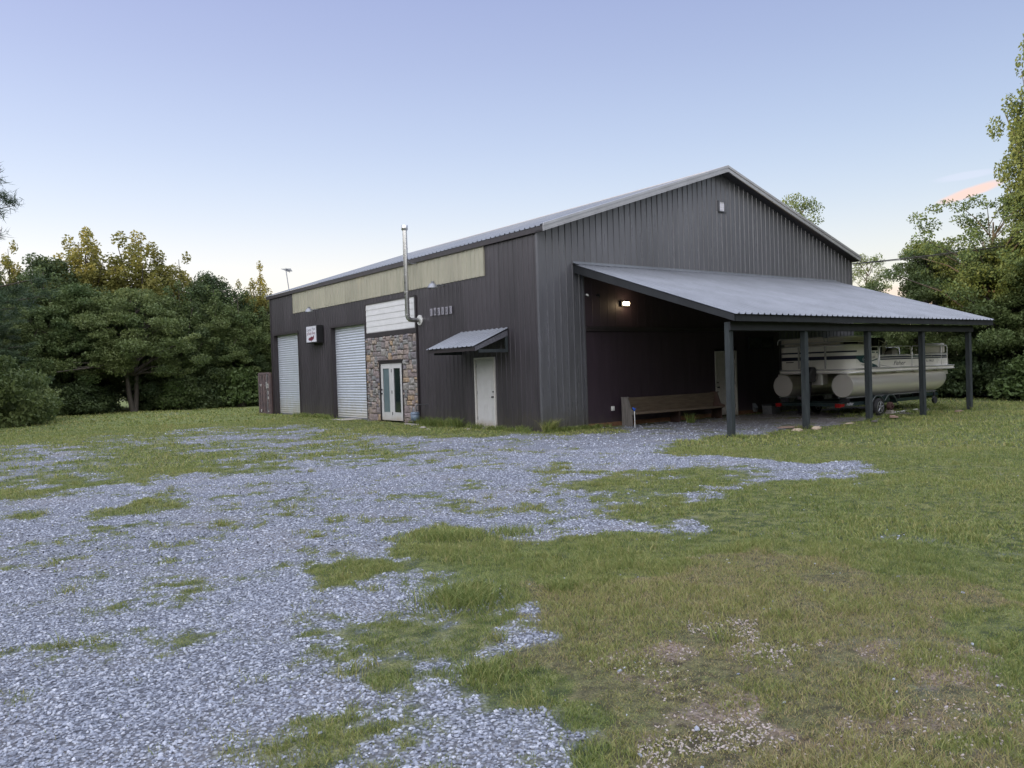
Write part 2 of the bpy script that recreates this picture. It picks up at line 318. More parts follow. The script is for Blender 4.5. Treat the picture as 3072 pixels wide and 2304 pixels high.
s = MB(); s.box(1.56,7.0,-.05,-.004,0,.12); s.box(8.12,10.4,-.05,-.004,0,.12); s.build('base_board', M['sill'], B)
s = MB(); s.box(1.50,1.56,-.055,-.002,0,4.3); s.build('corner_trim', M['gable'], B)
s = MB(); s.box(-.04,.055,-.036,-.028,0,5.36); s.box(-.04,-.030,-.027,.055,0,5.36); s.build('corner_trim', M['gable'], B)
s = MB(); s.box(14.9,15.045,-.045,-.034,0,5.36); s.box(15.034,15.045,-.033,.10,0,5.36); s.build('corner_trim', M['gable'], B)
s = MB(); s.box(-.04,-.026,19.9,20.04,0,5.36); s.box(-.026,.1,20.03,20.04,0,5.36); s.build('corner_trim', M['trim'], B)
# unseen sides and back
s = MB(); s.ribs((W,0,0), Y1, Z1, X1, 20, 0, 5.4); s.ribs((0,20,0), X1, Z1, Y1, 7.5, 0, lambda t: roofz(t)); s.ribs((7.5,20,0), X1, Z1, Y1, 7.5, 0, lambda t: roofz(7.5+t))
s.build('rear_wall', M['siding'], B)
# roof: two ribbed slopes with overhangs
def roof_slope(mb, sgn):
    x0 = -.09 if sgn > 0 else W+.09; run = 7.5+.09
    r = Vector((sgn, 0, SL)).normalized(); n = Vector((-sgn*SL, 0, 1)).normalized()
    mb.ribs((x0, -.36, roofz(0)-.09*SL+.10), Y1, r, n, 20.72, 0, run*math.hypot(1,SL), h=.035, base=.065, top=.025, minor=False, phase=.1)
s = MB(); roof_slope(s,1); roof_slope(s,-1)
s.build('roof', M['roof'], B)
s = MB(); zr = roofz(7.5)+.10
s.prism([(-.2,-.2*SL+.045),(0,.055),(.2,-.2*SL+.045),(.2,-.2*SL+.035),(0,.04),(-.2,-.2*SL+.035)], (7.5,-.38,zr), X1, Z1, Y1*20.76); s.build('ridge_cap', M['rake'], B)
# rake trim: stepped pale box section along both gable edges, with a dark soffit behind
for y in (-.38,):
    for sg in (1,-1):
        s = MB(); e0 = 0 if sg > 0 else W
        a = Vector((e0-sg*.1, y, roofz(0)-.1*SL)); bb = Vector((7.5, y, roofz(7.5)))
        for dz0, dz1, dy in ((.075,.15,-.02),(-.02,.07,0),(-.055,-.025,-.018)):
            p = [a+Z1*dz0+Y1*dy, bb+Z1*dz0+Y1*dy, bb+Z1*dz1+Y1*dy, a+Z1*dz1+Y1*dy]; q = [v+Y1*(.03-dy) for v in p]
            s.add(p+q, [(0,1,2,3),(7,6,5,4),(0,4,5,1),(2,6,7,3),(0,3,7,4),(1,5,6,2)])
        p = [a+Z1*.15+Y1*-.02, bb+Z1*.15+Y1*-.02, bb+Z1*.155+Y1*.16, a+Z1*.155+Y1*.16]; s.add(p, [(0,1,2,3)])
        s.build('rake_trim', M['rake'], B)
s = MB()
for sg in (1,-1):
    e0 = -.09 if sg > 0 else W+.09
    a = Vector((e0,-.35,roofz(0)-.09*SL-.02)); bb = Vector((7.5,-.35,roofz(7.5)-.02))
    s.add([a, bb, bb+Y1*.35, a+Y1*.35, a+Z1*.1, bb+Z1*.1, bb+Y1*.35+Z1*.1, a+Y1*.35+Z1*.1], [(0,1,2,3),(4,7,6,5),(0,4,5,1),(0,3,7,4)])
s.build('soffit', M['soffit'], B)
s = MB(); s.box(-.075,-.03,-.34,20.34,5.335,5.47); s.box(-.09,-.03,-.34,20.34,5.32,5.334); s.build('eave_fascia', M['trim'], B)
s = MB(); s.box(W+.03,W+.075,-.34,20.34,5.335,5.47); s.build('eave_fascia', M['trim'], B)
# roll-up doors
def rollup(y0, y1, zt):
    d = MB(); n = int(zt/.098); prof = []
    for i in range(n*8+1):
        z = zt*i/(n*8) ; prof.append((.16-.022*abs(math.sin(math.pi*i/8))**.8, z))
    vs = []
    for x, z in prof: vs += [(x, y0, z), (x, y1, z)]
    d.add(vs, [(2*i,2*i+1,2*i+3,2*i+2) for i in range(len(prof)-1)], 0, True)
    o = d.build('roll_up_door', M['rollup'], B)
    c = MB(); c.box(-.035,.17,y0-.02,y0+.06,0,zt+.03); c.box(-.035,.17,y1-.06,y1+.02,0,zt+.03); c.box(-.035,.17,y0+.061,y1-.061,zt-.03,zt+.06)
    c.build('door_frame', M['trim'], o)
    c = MB(); c.box(.12,.20,y0+.07,y1-.07,.0,.07); c.build('bottom_bar', M['galv'], o)
    return o
rollup(10.29,13.37,3.62); rollup(16.74,19.70,3.64)
# white lap siding panel, dark board, stone bay
s = MB(); z = 3.22
while z < 4.2:
    z2 = min(z+.205, 4.235); s.add([(-.032,6.62,z),(-.032,10.2,z),(-.02,10.2,z2),(-.02,6.62,z2),(-.0,6.62,z),(-.0,10.2,z)], [(0,3,2,1),(0,1,5,4)]); z = z2
s.box(-.02,-.001,6.62,10.2,3.2,4.236)
s.build('white_siding_panel', M['white'], B)
s = MB(); s.box(-.06,0,6.5,10.27,3.03,3.195); s.box(-.05,0,6.5,6.6,3.196,4.26); s.box(-.05,0,10.21,10.27,3.196,4.26); s.box(-.05,0,6.61,10.2,4.237,4.29); s.box(-.07,0,6.47,6.53,0,3.02)
s.build('panel_frame', M['trim'], B)
random.seed(5)
def stones(y0, y1, z0, z1, holes, target=520):
    g = .085; ny = int((y1-y0)/g); nz = int((z1-z0)/g); dy = (y1-y0)/ny; dz = (z1-z0)/nz
    occ = [[any(y0+i*dy+dy/2 > h[0] and y0+i*dy+dy/2 < h[1] and z0+j*dz+dz/2 > h[2] and z0+j*dz+dz/2 < h[3] for h in holes) for j in range(nz)] for i in range(ny)]
    mb = MB(); tints = []
    cells = [(i,j) for j in range(nz) for i in range(ny)]
    for i, j in cells:
        if occ[i][j]: continue
        shapes = [(3,2),(4,2),(2,2),(4,3),(3,3),(2,3),(5,2),(2,1),(3,1)]; random.shuffle(shapes)
        for a, b in shapes + [(1,1)]:
            if i+a > ny or j+b > nz: continue
            if any(occ[ii][jj] for ii in range(i,i+a) for jj in range(j,j+b)): continue
            break
        for ii in range(i,i+a):
            for jj in range(j,j+b): occ[ii][jj] = True
        ya, yb, za, zb = y0+i*dy+.006, y0+(i+a)*dy-.006, z0+j*dz+.006, z0+(j+b)*dz-.006
        dep = .05+random.random()*.05; jit = lambda: random.uniform(-.016,.016)
        o = [(0,ya,za),(0,yb,za),(0,yb,zb),(0,ya,zb)]
        cc = [(-dep*.7,y+jit(),z+jit()) for _,y,z in o]
        c2 = [(-dep+random.uniform(-.01,.01),ya+(yb-ya)*u+jit()*.5,za+(zb-za)*v+jit()*.5) for u,v in ((.22,.25),(.78,.25),(.78,.75),(.22,.75))]
        mb.add(o+cc+c2, [(8,9,10,11)]+[(q,(q+1)%4,4+(q+1)%4,4+q) for q in range(4)]+[(4+q,4+(q+1)%4,8+(q+1)%4,8+q) for q in range(4)])
        tints += [random.random()]*9
    return mb, tints
hl = [(7.50,9.22,0,2.16)]
mb, tn = stones(6.56, 10.24, 0, 3.02, hl)
mb.f = [f[::-1] for f in mb.f]
mb.add([(-.004,6.55,0),(-.004,7.5,0),(-.004,7.5,3.03),(-.004,6.55,3.03),(-.004,9.22,0),(-.004,10.26,0),(-.004,10.26,3.03),(-.004,9.22,3.03),(-.004,7.5,2.16),(-.004,9.22,2.16)], [(0,3,2,1),(4,7,6,5),(8,2,7,9)], 1); tn += [0]*3
so = mb.build('stone_veneer', [M['stone'], M['mortar']], B)
at = so.data.attributes.new('tint', 'FLOAT', 'FACE'); at.data.foreach_set('value', tn)
# french door
fd = MB(); zt = 2.10
fd.box(-.075,.05,7.50,7.56,0,2.13); fd.box(-.075,.05,9.16,9.22,0,2.13); fd.box(-.075,.05,7.561,9.159,2.07,2.14); fd.box(-.1,.05,7.46,9.26,2.141,2.185)
fo = fd.build('french_door', M['trim'], B)
def leaf(y0, y1, glass):
    l = MB(); st = .15; l.box(-.04,.01,y0,y0+st,.06,2.06); l.box(-.04,.01,y1-st,y1,.06,2.06); l.box(-.04,.01,y0+st+.001,y1-st-.001,.06,.34); l.box(-.04,.01,y0+st+.001,y1-st-.001,1.90,2.06)
    lo = l.build('door_leaf', M['door'], fo, bevel=.004)
    g = MB(); g.box(-.022,-.008,y0+st,y1-st,.335,1.905); g.build('pane', glass, lo)
    g = MB(); 
    for a,b,c,d in ((y0+st-.02,y0+st+.012,.33,1.91),(y1-st-.012,y1-st+.02,.33,1.91)): g.box(-.05,-.041,a,b,c,d)
    g.box(-.05,-.041,y0+st+.0125,y1-st-.0125,.32,.35); g.box(-.05,-.041,y0+st+.0125,y1-st-.0125,1.885,1.915)
    g.build('glazing_bead', M['door'], lo)
    return lo
l1 = leaf(8.36,9.155,M['glass2']); l2 = leaf(7.565,8.35,M['glass'])
s = MB(); s.tube([(-.04,9.09,1.0),(-.10,9.09,1.0)], .03, 10); s.build('door_handle', M['dark_metal'], l1)
s = MB(); s.tube([(-.04,9.09,1.14),(-.065,9.09,1.14)], .03, 10); s.build('deadbolt', M['dark_metal'], l1)
for z in (.25,1.0,1.75): s = MB(); s.box(-.055,-.041,8.34,8.37,z,z+.11); s.build('hinge', M['dark_metal'], l2)
# panelled doors
def panel_door(axis, a0, a1, parent, name, handle_side, mt=M['door']):
    """axis 'x': in the gable wall; 'y': in the side wall"""
    def bx(mb, u0,u1,d0,d1,z0,z1):
        if axis == 'y': mb.box(-d1,-d0,u0,u1,z0,z1)
        else: mb.box(u0,u1,-d1,-d0,z0,z1)
    j = MB(); bx(j,a0,a0+.06,-.05,.05,0,2.09); bx(j,a1-.06,a1,-.05,.05,0,2.09); bx(j,a0+.061,a1-.061,-.05,.05,2.03,2.09)
    o = j.build(name, M['jamb'], parent, bevel=.004)
    l = MB(); lo, hi = a0+.064, a1-.064; bx(l,lo,hi,-.04,0,.04,2.026)
    wd = hi-lo
    for u0,u1 in ((.13,.46),(.54,.87)):
        for z0,z1 in ((.16,.72),(.86,1.48),(1.60,1.88)):
            U0, U1 = lo+wd*u0, lo+wd*u1
            for q in ((U0,U1,z0,z0+.02),(U0,U1,z1-.02,z1),(U0,U0+.02,z0+.021,z1-.021),(U1-.02,U1,z0+.021,z1-.021)): bx(l,q[0],q[1],.0,.007,q[2],q[3])
            bx(l,U0+.05,U1-.05,.0,.009,z0+.05,z1-.05)
    lf = l.build('door_leaf', mt, o, bevel=.003)
    hy = lo+.07 if handle_side < 0 else hi-.07
    for z, r, ln, knm in ((.93,.03,.075,'door_handle'),(1.08,.026,.03,'deadbolt')):
        k = MB()
        if axis == 'y': k.tube([(0,hy,z),(-ln*.5,hy,z),(-ln,hy,z)], [r*.6,r*.7,r], 10)
        else: k.tube([(hy,0,z),(hy,-ln*.5,z),(hy,-ln,z)], [r*.6,r*.7,r], 10)
        k.build(knm, M['dark_metal'], lf)
    hh = hi-.01 if handle_side < 0 else lo-.02
    for z in (.25,1.0,1.8): hn = MB(); bx(hn,hh,hh+.03,.0,.012,z,z+.1); hn.build('hinge', M['galv'], lf)
    return o
panel_door('y', 2.12, 3.17, B, 'entry_door', -1)
s = MB(); s.box(-.25,0,2.08,3.2,0,.05); s.build('door_step', M['concrete'], B, bevel=.01)
pdo = panel_door('x', 7.03, 8.11, B, 'porch_door', -1, M['jamb'])
pdo['label'] = 'white panelled door inside the porch'
# gable louvre
s = MB(); s.box(7.38,7.44,-.07,-.0,6.55,6.90); s.box(7.68,7.74,-.07,-.0,6.55,6.90); s.box(7.441,7.679,-.07,0,6.55,6.58); s.box(7.441,7.679,-.07,0,6.87,6.90)
vo = s.build('gable_vent', M['gable'], B)
s = MB(); s.box(7.44,7.68,-.045,-.032,6.58,6.87); s.build('pane', M['signface'], vo)
s = MB(); [s.box(7.44,7.68,-.052,-.046,z,z+.006) for z in (6.635,6.70,6.765,6.83)]; s.box(7.557,7.563,-.052,-.046,6.58,6.87); s.build('slat', M['jamb'], vo)
# window in the porch wall
s = MB(); s.box(8.72,8.76,-.07,-.035,2.14,2.54); s.box(10.03,10.07,-.07,-.035,2.14,2.54); s.box(8.761,10.029,-.07,-.035,2.14,2.18); s.box(8.761,10.029,-.07,-.035,2.50,2.54); s.box(9.38,9.41,-.068,-.037,2.181,2.499)
wo2 = s.build('window', M['post'], B)
s = MB(); s.box(8.76,10.03,-.05,-.039,2.18,2.50); s.build('pane', M['glass'], wo2)
# ------------------------------------------------------------------ lean-to porch
P = empty('lean_to_porch', (0,0,0), 0, 'open lean-to porch on five dark posts with a ribbed metal roof against the gable wall', 'porch')
PX0, PX1, PD = 1.18, 13.98, 5.42
ps = (4.55-2.78)/PD
r = Vector((0,-1,-ps)).normalized(); n = Vector((0,-ps,1)).normalized()
s = MB(); s.ribs((PX0,-.03,4.55), X1, r, n, PX1-PX0, 0, PD*math.hypot(1,ps), h=.036, base=.066, top=.024, minor=False, phase=.12)
s.build('porch_roof', M['roof'], P)
s = MB(); s.prism([(-.03,.075),(-.045,.075),(-.045,.035),(-.20,-.012),(-.20,-.02),(-.03,.03)], (PX0,0,4.55), Y1, Z1, X1*(PX1-PX0)); s.build('flashing', M['roof'], P)
YP = -5.16
for i in range(5):
    x = 1.312+.07 + i*2.893; s = MB(); h = .07
    s.box(x-h, x+h, YP, YP+2*h, -.05, 2.62 if i in (0,4) else 2.43)
    s.build('post', M['post'], P, bevel=.008)
zr = lambda y: 4.55 + ps*y
s = MB(); s.box(1.30, 13.05, YP-.045, YP-.004, 2.43, 2.62); s.build('beam', M['beam'], P)
s = MB(); s.box(1.46, 12.87, YP+.145, YP+.186, 2.43, 2.60); s.build('beam', M['beam'], P)
s = MB(); s.box(PX0+.04, PX1-.06, -5.40, -5.36, 2.625, 2.775); s.build('eave_fascia', M['beam'], P)
for x in (PX0+.02, PX1-.06):
    s = MB(); a = [(x,-.03,zr(0)-.02),(x,-5.40,zr(-5.4)-.012),(x,-5.40,zr(-5.4)-.16),(x,-.03,zr(0)-.24)]; q = [(p[0]+.04,p[1],p[2]) for p in a]
    s.add(a+q, [(0,1,2,3),(7,6,5,4),(0,4,5,1),(1,5,6,2),(2,6,7,3),(3,7,4,0)]); s.build('rake_board', M['beam'], P)
for i in range(10):
    x = PX0+.9+i*1.22; s = MB(); s.beam((x,-.05,zr(-.05)-.09),(x,-5.3,zr(-5.3)-.09),.04,.14); s.build('rafter', M['beam'], P)
for i in range(4):
    y = -.9-i*1.2; s = MB(); s.box(PX0+.07,PX1-.07,y-.02,y+.02,zr(y)-.035,zr(y)-.004); s.build('purlin', M['beam'], P)
# ------------------------------------------------------------------ awning over the entry door
A = empty('door_awning', (0,1.4,0), 0, 'small ribbed metal awning on timber brackets over the white entry door', 'awning')
as_ = (2.87-2.36)/1.22
def off(o, v): o.location = Vector((0,0,0)) - Vector(v); return o
AV = (0,1.4,0)
r = Vector((-1,0,-as_)).normalized(); n = Vector((-as_,0,1)).normalized()
s = MB(); s.ribs((-.02,1.42,2.88), Y1, r, n, 2.5, 0, 1.22*math.hypot(1,as_), h=.028, phase=.06); off(s.build('awning_roof', M['roof'], A), AV)
for y in (1.44, 3.8):
    s = MB(); a = [(-.03,y,2.82),(-1.16,y,2.36),(-1.16,y,2.24),(-.03,y,2.66)]; q = [(p[0],p[1]+.045,p[2]) for p in a]
    s.add(a+q, [(0,3,2,1),(4,5,6,7),(0,1,5,4),(1,2,6,5),(2,3,7,6),(3,0,4,7)]); off(s.build('rafter', M['weather'], A), AV)
    s = MB(); s.box(-1.02,-.03,y-.002,y+.047,2.20,2.29); s.box(-.11,-.03,y+.003,y+.042,2.291,2.64); off(s.build('bracket', M['post'], A), AV)
s = MB(); s.box(-1.19,-1.162,1.43,3.86,2.25,2.345); off(s.build('awning_fascia', M['trim'], A), AV)
# ------------------------------------------------------------------ things on the walls
def wall_light(name, y, z, label):
    T = empty(name, (0,y,z), 0, label, 'wall light', 'old shaded floodlights along the tan band')
    s = MB(); s.tube([(0,0,-.02),(-.18,0,.0),(-.30,0,-.02)], .02, 8); s.build('arm', M['galv'], T)
    s = MB(); s.tube([(-.42,0,.045),(-.42,0,.02),(-.42,0,-.06),(-.42,0,-.10)], [.05,.11,.15,.17], 16, cap=False); s.tube([(-.42,0,.02),(-.42,0,.10)], .055, 10); s.build('shade', M['galv'], T)
    s = MB(); s.tube([(-.42,0,-.03),(-.42,0,-.08),(-.42,0,-.13)], [.05,.08,.03], 10); s.build('bulb', M['signface'], T)
wall_light('shaded_wall_light', 4.76, 4.42, 'shaded wall light below the tan band, right of the flue pipe')
wall_light('shaded_wall_light', 14.5, 4.42, 'shaded wall light below the tan band, above the lit-box shop sign')
T = empty('wall_pack_lamp', (3.09,-.04,3.50), 0, 'lit oblong wall lamp glowing on the dark wall under the porch', 'lamp')
s = MB(); s.box(-.15,.15,-.05,.0,-.08,.07); s.build('housing', M['dark_metal'], T, bevel=.01)
s = MB(); s.tube([(-.10,-.085,0),(-.09,-.085,0),(.09,-.085,0),(.10,-.085,0)], [.03,.055,.055,.03], 14); s.build('lens', M['lens'], T)
pl = bpy.data.lights.new('lamp light', 'POINT'); pl.energy = 5; pl.color = (1,.72,.42); pl.shadow_soft_size = .06
po = bpy.data.objects.new('lamp_light', pl); C.objects.link(po); po.parent = T; po.location = (0,-.2,-.03)
for x, z, lb in ((1.62,3.72,'white security camera dome at the left end of the porch wall'),(2.05,3.72,'dark security camera on the porch wall left of the lit lamp')):
    T = empty('security_camera', (x,-.04,z), 0, lb, 'camera')
    s = MB(); s.tube([(0,0,0),(0,-.03,0)], .04, 10); s.build('mount', M['black'], T)
    s = MB(); s.tube([(0,-.03,0),(-.03,-.10,-.02),(-.05,-.15,-.04)], [.028,.03,.022], 10); s.build('camera_body', M['pvc' if 'white' in lb else 'black'], T)
T = empty('power_outlet', (2.50,-.04,.50), 0, 'white covered power outlet low on the wall left of the bench', 'outlet')
s = MB(); s.box(-.05,.05,-.05,0,-.06,.07); s.build('box', M['pvc'], T, bevel=.006); s = MB(); s.box(-.035,.035,-.062,-.051,-.045,.055); s.build('cover', M['pvc'], T)
T = empty('exhaust_hood', (8.93,-.05,.22), 0, 'small grey vent hood low on the porch wall right of the door', 'vent')
s = MB(); s.prism([(0,.12),(0,-.10),(-.10,-.10),(-.12,-.04)], (-.08,0,0), Y1, Z1, X1*.16); s.build('hood', M['galv'], T); s = MB(); s.box(-.06,.06,-.09,-.01,-.16,-.101); s.build('flap', M['galv'], T)
# flue pipe
T = empty('flue_pipe', (0,6.31,3.43), 0, 'tall stainless flue pipe elbowing out of the side wall and rising above the roof', 'flue')
s = MB(); s.tube([(-.03,0,0),(-.34,0,0),(-.40,0,.02),(-.455,0,.07),(-.475,0,.14),(-.475,0,2.98)], .075, 16); s.build('pipe', M['steel'], T)
s = MB(); s.tube([(-.0,0,0),(-.035,0,0)], .17, 20); s.build('wall_flange', M['pvc'], T)
s = MB(); s.tube([(-.475,0,2.90),(-.475,0,2.93),(-.475,0,3.07),(-.475,0,3.08)], [.08,.105,.105,.08], 16); s.build('cap', M['steel'], T)
for z in (.16,.9,1.45,2.3): s = MB(); s.tube([(-.475,0,z),(-.475,0,z+.03)], .082, 16); s.build('clamp_ring', M['steel'], T)
s = MB(); s.tube([(-.475,0,2.1),(-.4,-.02,1.9),(-.26,-.03,1.83),(-.09,-.03,1.86)], .012, 8); s.build('brace', M['galv'], T)
# letter tiles
for i, ch in enumerate('INSIDE'):
    y = 5.52-i*.232; T = empty('letter_tile', (-.028,y,3.62-.004*i+(.01 if i % 2 else 0)), 0, f'grey metal letter tile bearing the letter {ch}, ' + ['leftmost of the six','second from the left of the six','third from the left of the six','fourth from the left of the six','second from the right of the six','rightmost of the six'][i], 'letter', 'letter tiles right of the flue pipe')
    s = MB(); s.box(-.03,0,-.066,.066,-.12,.12); s.build('tile', M['tile'], T, bevel=.008)
    o = text_mesh('letter', ch, .22, M['letter'], frame_matrix((-.031,.055 if ch != 'I' else .03,-.075),(0,-1,0),(0,0,1)), T, depth=.003, sx=.75)
# lit-box shop sign
T = empty('shop_sign', (0,14.65,3.05), 0, 'white shop sign in a black box between the two roll-up doors', 'sign')
s = MB(); s.box(-.30,-.02,-.55,.55,0,.72); s.build('sign_box', M['black'], T, bevel=.012)
s = MB(); s.box(-.308,-.301,-.50,.50,.05,.69); s.build('sign_face', M['signface'], T)
fm = lambda y, z: frame_matrix((-.309,y,z),(0,-1,0),(0,0,1))
for wd_, mt_, y_, z_ in (('Central','greyprint',.46,.50),('Paint','greyprint',-.10,.52),('&','maroon',.44,.34),('Body','maroon',.29,.35),('Shop','maroon',-.08,.36)):
    text_mesh('sign_word', wd_, .165, M[mt_], fm(y_,z_), T, sx=.95, depth=.001)
s = MB(); s.prism([(-.30,.17),(-.22,.24),(-.08,.25),(.0,.29),(.18,.27),(.24,.32),(.30,.32),(.27,.20),(.20,.15),(.06,.13),(.02,.07),(-.04,.12),(-.20,.12)], (-.309,0,-.01), -Y1, Z1, -X1*.002); s.build('emblem', M['maroon'], T)
# tv antenna on the roof edge
T = empty('tv_antenna', (.05,17.75,5.50), 0, 'leaning television antenna on a thin mast at the far end of the roof edge', 'antenna')
s = MB(); s.tube([(0,0,-.1),(-.02,.28,1.0)], .022, 8); s.build('mast', M['galv'], T)
s = MB(); s.tube([(-.12,.02,.98),(.28,.58,.95)], .015, 6)
for i in range(8):
    t = i/7; p = Vector((-.12,.02,.98)).lerp(Vector((.28,.58,.95)), t); l = .12+.10*(1-t); d = Vector((.75,-.65,0)).normalized()
    s.tube([p-d*l, p+d*l], .008, 5); s.tube([p+Z1*-.07, p+Z1*.05], .006, 5)
s.build('antenna_elements', M['galv'], T)
# gas meter
T = empty('gas_meter', (-.32,6.30,0), 0, 'blue-grey gas meter with galvanised pipes at the right edge of the stone bay', 'gas meter')
s = MB(); s.tube([(0,0,.14),(0,0,.16),(0,0,.33),(0,0,.35)], [.11,.14,.14,.10], 14); s.tube([(0,0,.35),(0,0,.42)], [.15,.13], 14); s.build('meter_body', M['bluegrey'], T)
s = MB(); s.tube([(0,.14,0),(0,.14,.5),(0,.1,.56),(0,.06,.50),(0,.06,.40)], .018, 8); s.tube([(0,-.06,.40),(0,-.06,.58),(0,-.10,.62),(.02,-.14,.66)], .018, 8); s.tube([(-.02,.22,.33),(-.02,.10,.33)], .05, 10); s.build('riser_pipe', M['galv'], T)
s = MB(); s.tube([(.02,-.10,.64),(.10,-.20,.66),(.26,-.4,.66)], .016, 8); s.build('supply_pipe', M['black'], T)
s = MB(); s.box(-.14,.14,-.4,.5,0,.035); s.build('slab', M['concrete'], T, bevel=.008)
# ------------------------------------------------------------------ bench (an old pew)
T = empty('church_pew', (2.66,-.75,0), 0, 'long weathered wooden pew standing against the porch wall', 'bench')
endp = [(0,0),(.40,0),(.40,.30),(.52,.36),(.52,.42),(.36,.47),(.24,.80),(.0,.80)]
for x, mt, lb in ((0,'greywood','pale grey weathered end panel'),(3.86,'redwood',None)):
    s = MB(); s.prism(endp, (x,.5,0), -Y1, Z1, X1*.045); s.box(x-.01,x+.055,.22,.51,.801,.825); s.build('end_panel', M[mt], T, bevel=.006, label=lb)
s = MB(); a = [(.046,.42,.36),(.046,.33,.80),(.046,.37,.80),(.046,.46,.36)]; q = [(3.859,p[1],p[2]) for p in a]
s.add(a+q, [(0,1,2,3),(7,6,5,4),(0,4,5,1),(1,5,6,2),(2,6,7,3),(3,7,4,0)]); s.build('backrest', M['wood'], T, bevel=.004)
s = MB(); s.box(.046,3.859,-.04,.43,.335,.372); s.build('seat', M['wood'], T, bevel=.01)
s = MB(); s.box(1.9,1.95,.05,.4,0,.334); s.build('centre_support', M['redwood'], T)
T = empty('marker_stake', (2.41,-1.01,0), 0, 'thin white marker stake tied with blue tape in front of the pew', 'stake')
s = MB(); s.tube([(0,0,0),(0,0,.47)], .013, 8); s.build('stake', M['pvc'], T)
s = MB(); s.tube([(0,0,.46),(-.01,0,.5),(-.05,.02,.56)], [.018,.035,.012], 7); s.tube([(0,0,.50),(.05,0,.53)], [.02,.008], 6); s.build('tape', M['blue'], T)
# ------------------------------------------------------------------ rusty container beyond the far corner
T = empty('shipping_container', (-.15,20.08,0), 0, 'rusty steel container showing its barred doors past the far left corner of the building', 'container')
s = MB(); s.box(.03,3.0,.0,1.45,.05,1.88); s.build('body', M['rust2'], T)
s = MB(); s.box(-.02,.08,-.04,.03,0,1.93); s.box(-.02,.08,1.42,1.49,0,1.93); s.box(-.02,.08,.031,1.419,1.85,1.95); s.box(-.02,.08,.031,1.419,0,.08); s.build('frame', M['rust'], T)
for y0 in (.04,.735):
    s = MB(); s.ribs((.0,y0,0), Y1, Z1, -X1, .675, .09, 1.84, pitch=.19, h=.02, base=.13, top=.09, minor=False, phase=.09); d = s.build('container_door', M['rust'], T)
    for yy in (.17,.50):
        s = MB(); s.tube([(-.05,y0+yy,.06),(-.05,y0+yy,1.88)], .016, 8)
        for z in (.15,.5,.95,1.3,1.75): s.box(-.06,-.005,y0+yy-.04,y0+yy+.04,z,z+.06)
        s.build('locking_bar', M['galv' if yy < .3 and y0 < .5 else 'rust'], d)
for y, z, a, b in ((.12,1.22,.10,.20),(.15,.92,.09,.16),(.13,.70,.08,.12),(.36,1.2,.05,.3),(.95,1.3,.09,.10),(1.15,1.3,.08,.10),(.14,.1,.12,.06),(1.1,.08,.08,.12)): s = MB(); s.box(-.034,-.0225,y,y+a,z,z+b); s.build('sticker', M['pvc'], T)
# ------------------------------------------------------------------ litter and stones
def lump(name, loc, sx, sy, sz, mt, label, cat, seed, group=None):
    rnd = random.Random(seed); s = MB(); n = 9; vs = [(0,0,sz)]
    for k, (rr, zz) in enumerate(((.55,.85),(1,.35),(.95,-.2))):
        for j in range(n): t = 2*math.pi*j/n+k*.3; q = rnd.uniform(.8,1.15); vs.append((sx*rr*q*math.cos(t), sy*rr*q*math.sin(t), sz*zz*rnd.uniform(.8,1.1)))
    fs = [(0,1+j,1+(j+1)%n) for j in range(n)]+[(1+k*n+j,1+(k+1)*n+j,1+(k+1)*n+(j+1)%n,1+k*n+(j+1)%n) for k in range(2) for j in range(n)]
    s.add(vs, fs); o = s.build(name, mt); o.location = loc; return tag(o, label, cat, group)
lump('stone', (3.62,-5.28,0), .20,.13,.07, M['rock'], 'flat tan stone at the left foot of the second porch post', 'stone', 1)
lump('stone', (4.30,-5.35,0), .16,.12,.08, M['rock'], 'reddish stone lying right of the second porch post', 'stone', 2)
lump('stone', (6.15,-5.12,0), .22,.09,.04, M['rock'], 'flat pale stone in the grass between the second and third porch posts', 'stone', 3)
lump('stone', (-.95,4.72,0), .10,.12,.05, M['concrete'], 'small pale stone in the grass in front of the gas meter', 'stone', 4)
lump('stone', (-.35,3.95,0), .12,.20,.05, M['concrete'], 'pale flat stone in the grass near the weeds left of the entry door', 'stone', 5)
lump('stone', (-.55,2.85,0), .10,.20,.04, M['concrete'], 'pale flat stone just left of the entry door step', 'stone', 6)
lump('stone', (-1.2,4.0,0), .08,.14,.03, M['concrete'], 'low pale stone in the grass at the gravel edge facing the weeds', 'stone', 7)
lump('golf_ball', (-.08,1.15,.02), .035,.035,.035, M['pvc'], 'small white ball in the grass near the building corner', 'ball', 8)
lump('boulder', (3.0,34.4,0), .35,.3,.28, M['concrete'], 'pale boulder at the foot of the wood across the field', 'boulder', 9)
def plank(loc, rz, l, w_, t, mt, label):
    s = MB(); s.box(-l/2,l/2,-w_/2,w_/2,.02,.02+t); s.box(-l*.4,l*.35,-w_*.2,w_*.5,.021+t,.021+2*t); o = s.build('scrap_board', mt, bevel=.003); o.location = loc; o.rotation_euler = (0,R(2),rz); return tag(o, label, 'board')
plank((8.6,-5.0,0), .5, .62,.22,.03, M['plank'], 'short pinkish scrap boards near the trailer wheel between third and fourth posts')
plank((11.75,-5.32,0), .25, .8,.10,.02, M['plank'], 'thin pale scrap boards beside the last porch post')
plank((4.15,-4.75,0), -.1, .9,.12,.02, M['plank'], 'pinkish scrap board behind the second porch post')
plank((6.9,-5.4,0), .3, .5,.08,.02, M['greywood'], 'grey scrap board in the grass right of the third porch post')
s = MB(); s.box(-.10,.9,-.5,.5,0,.03); o = s.build('concrete_pad', M['concrete'], bevel=.01); o.location = (-.55,11.6,0); tag(o, 'broken pale concrete pad in front of the nearer roll-up door', 'pad')
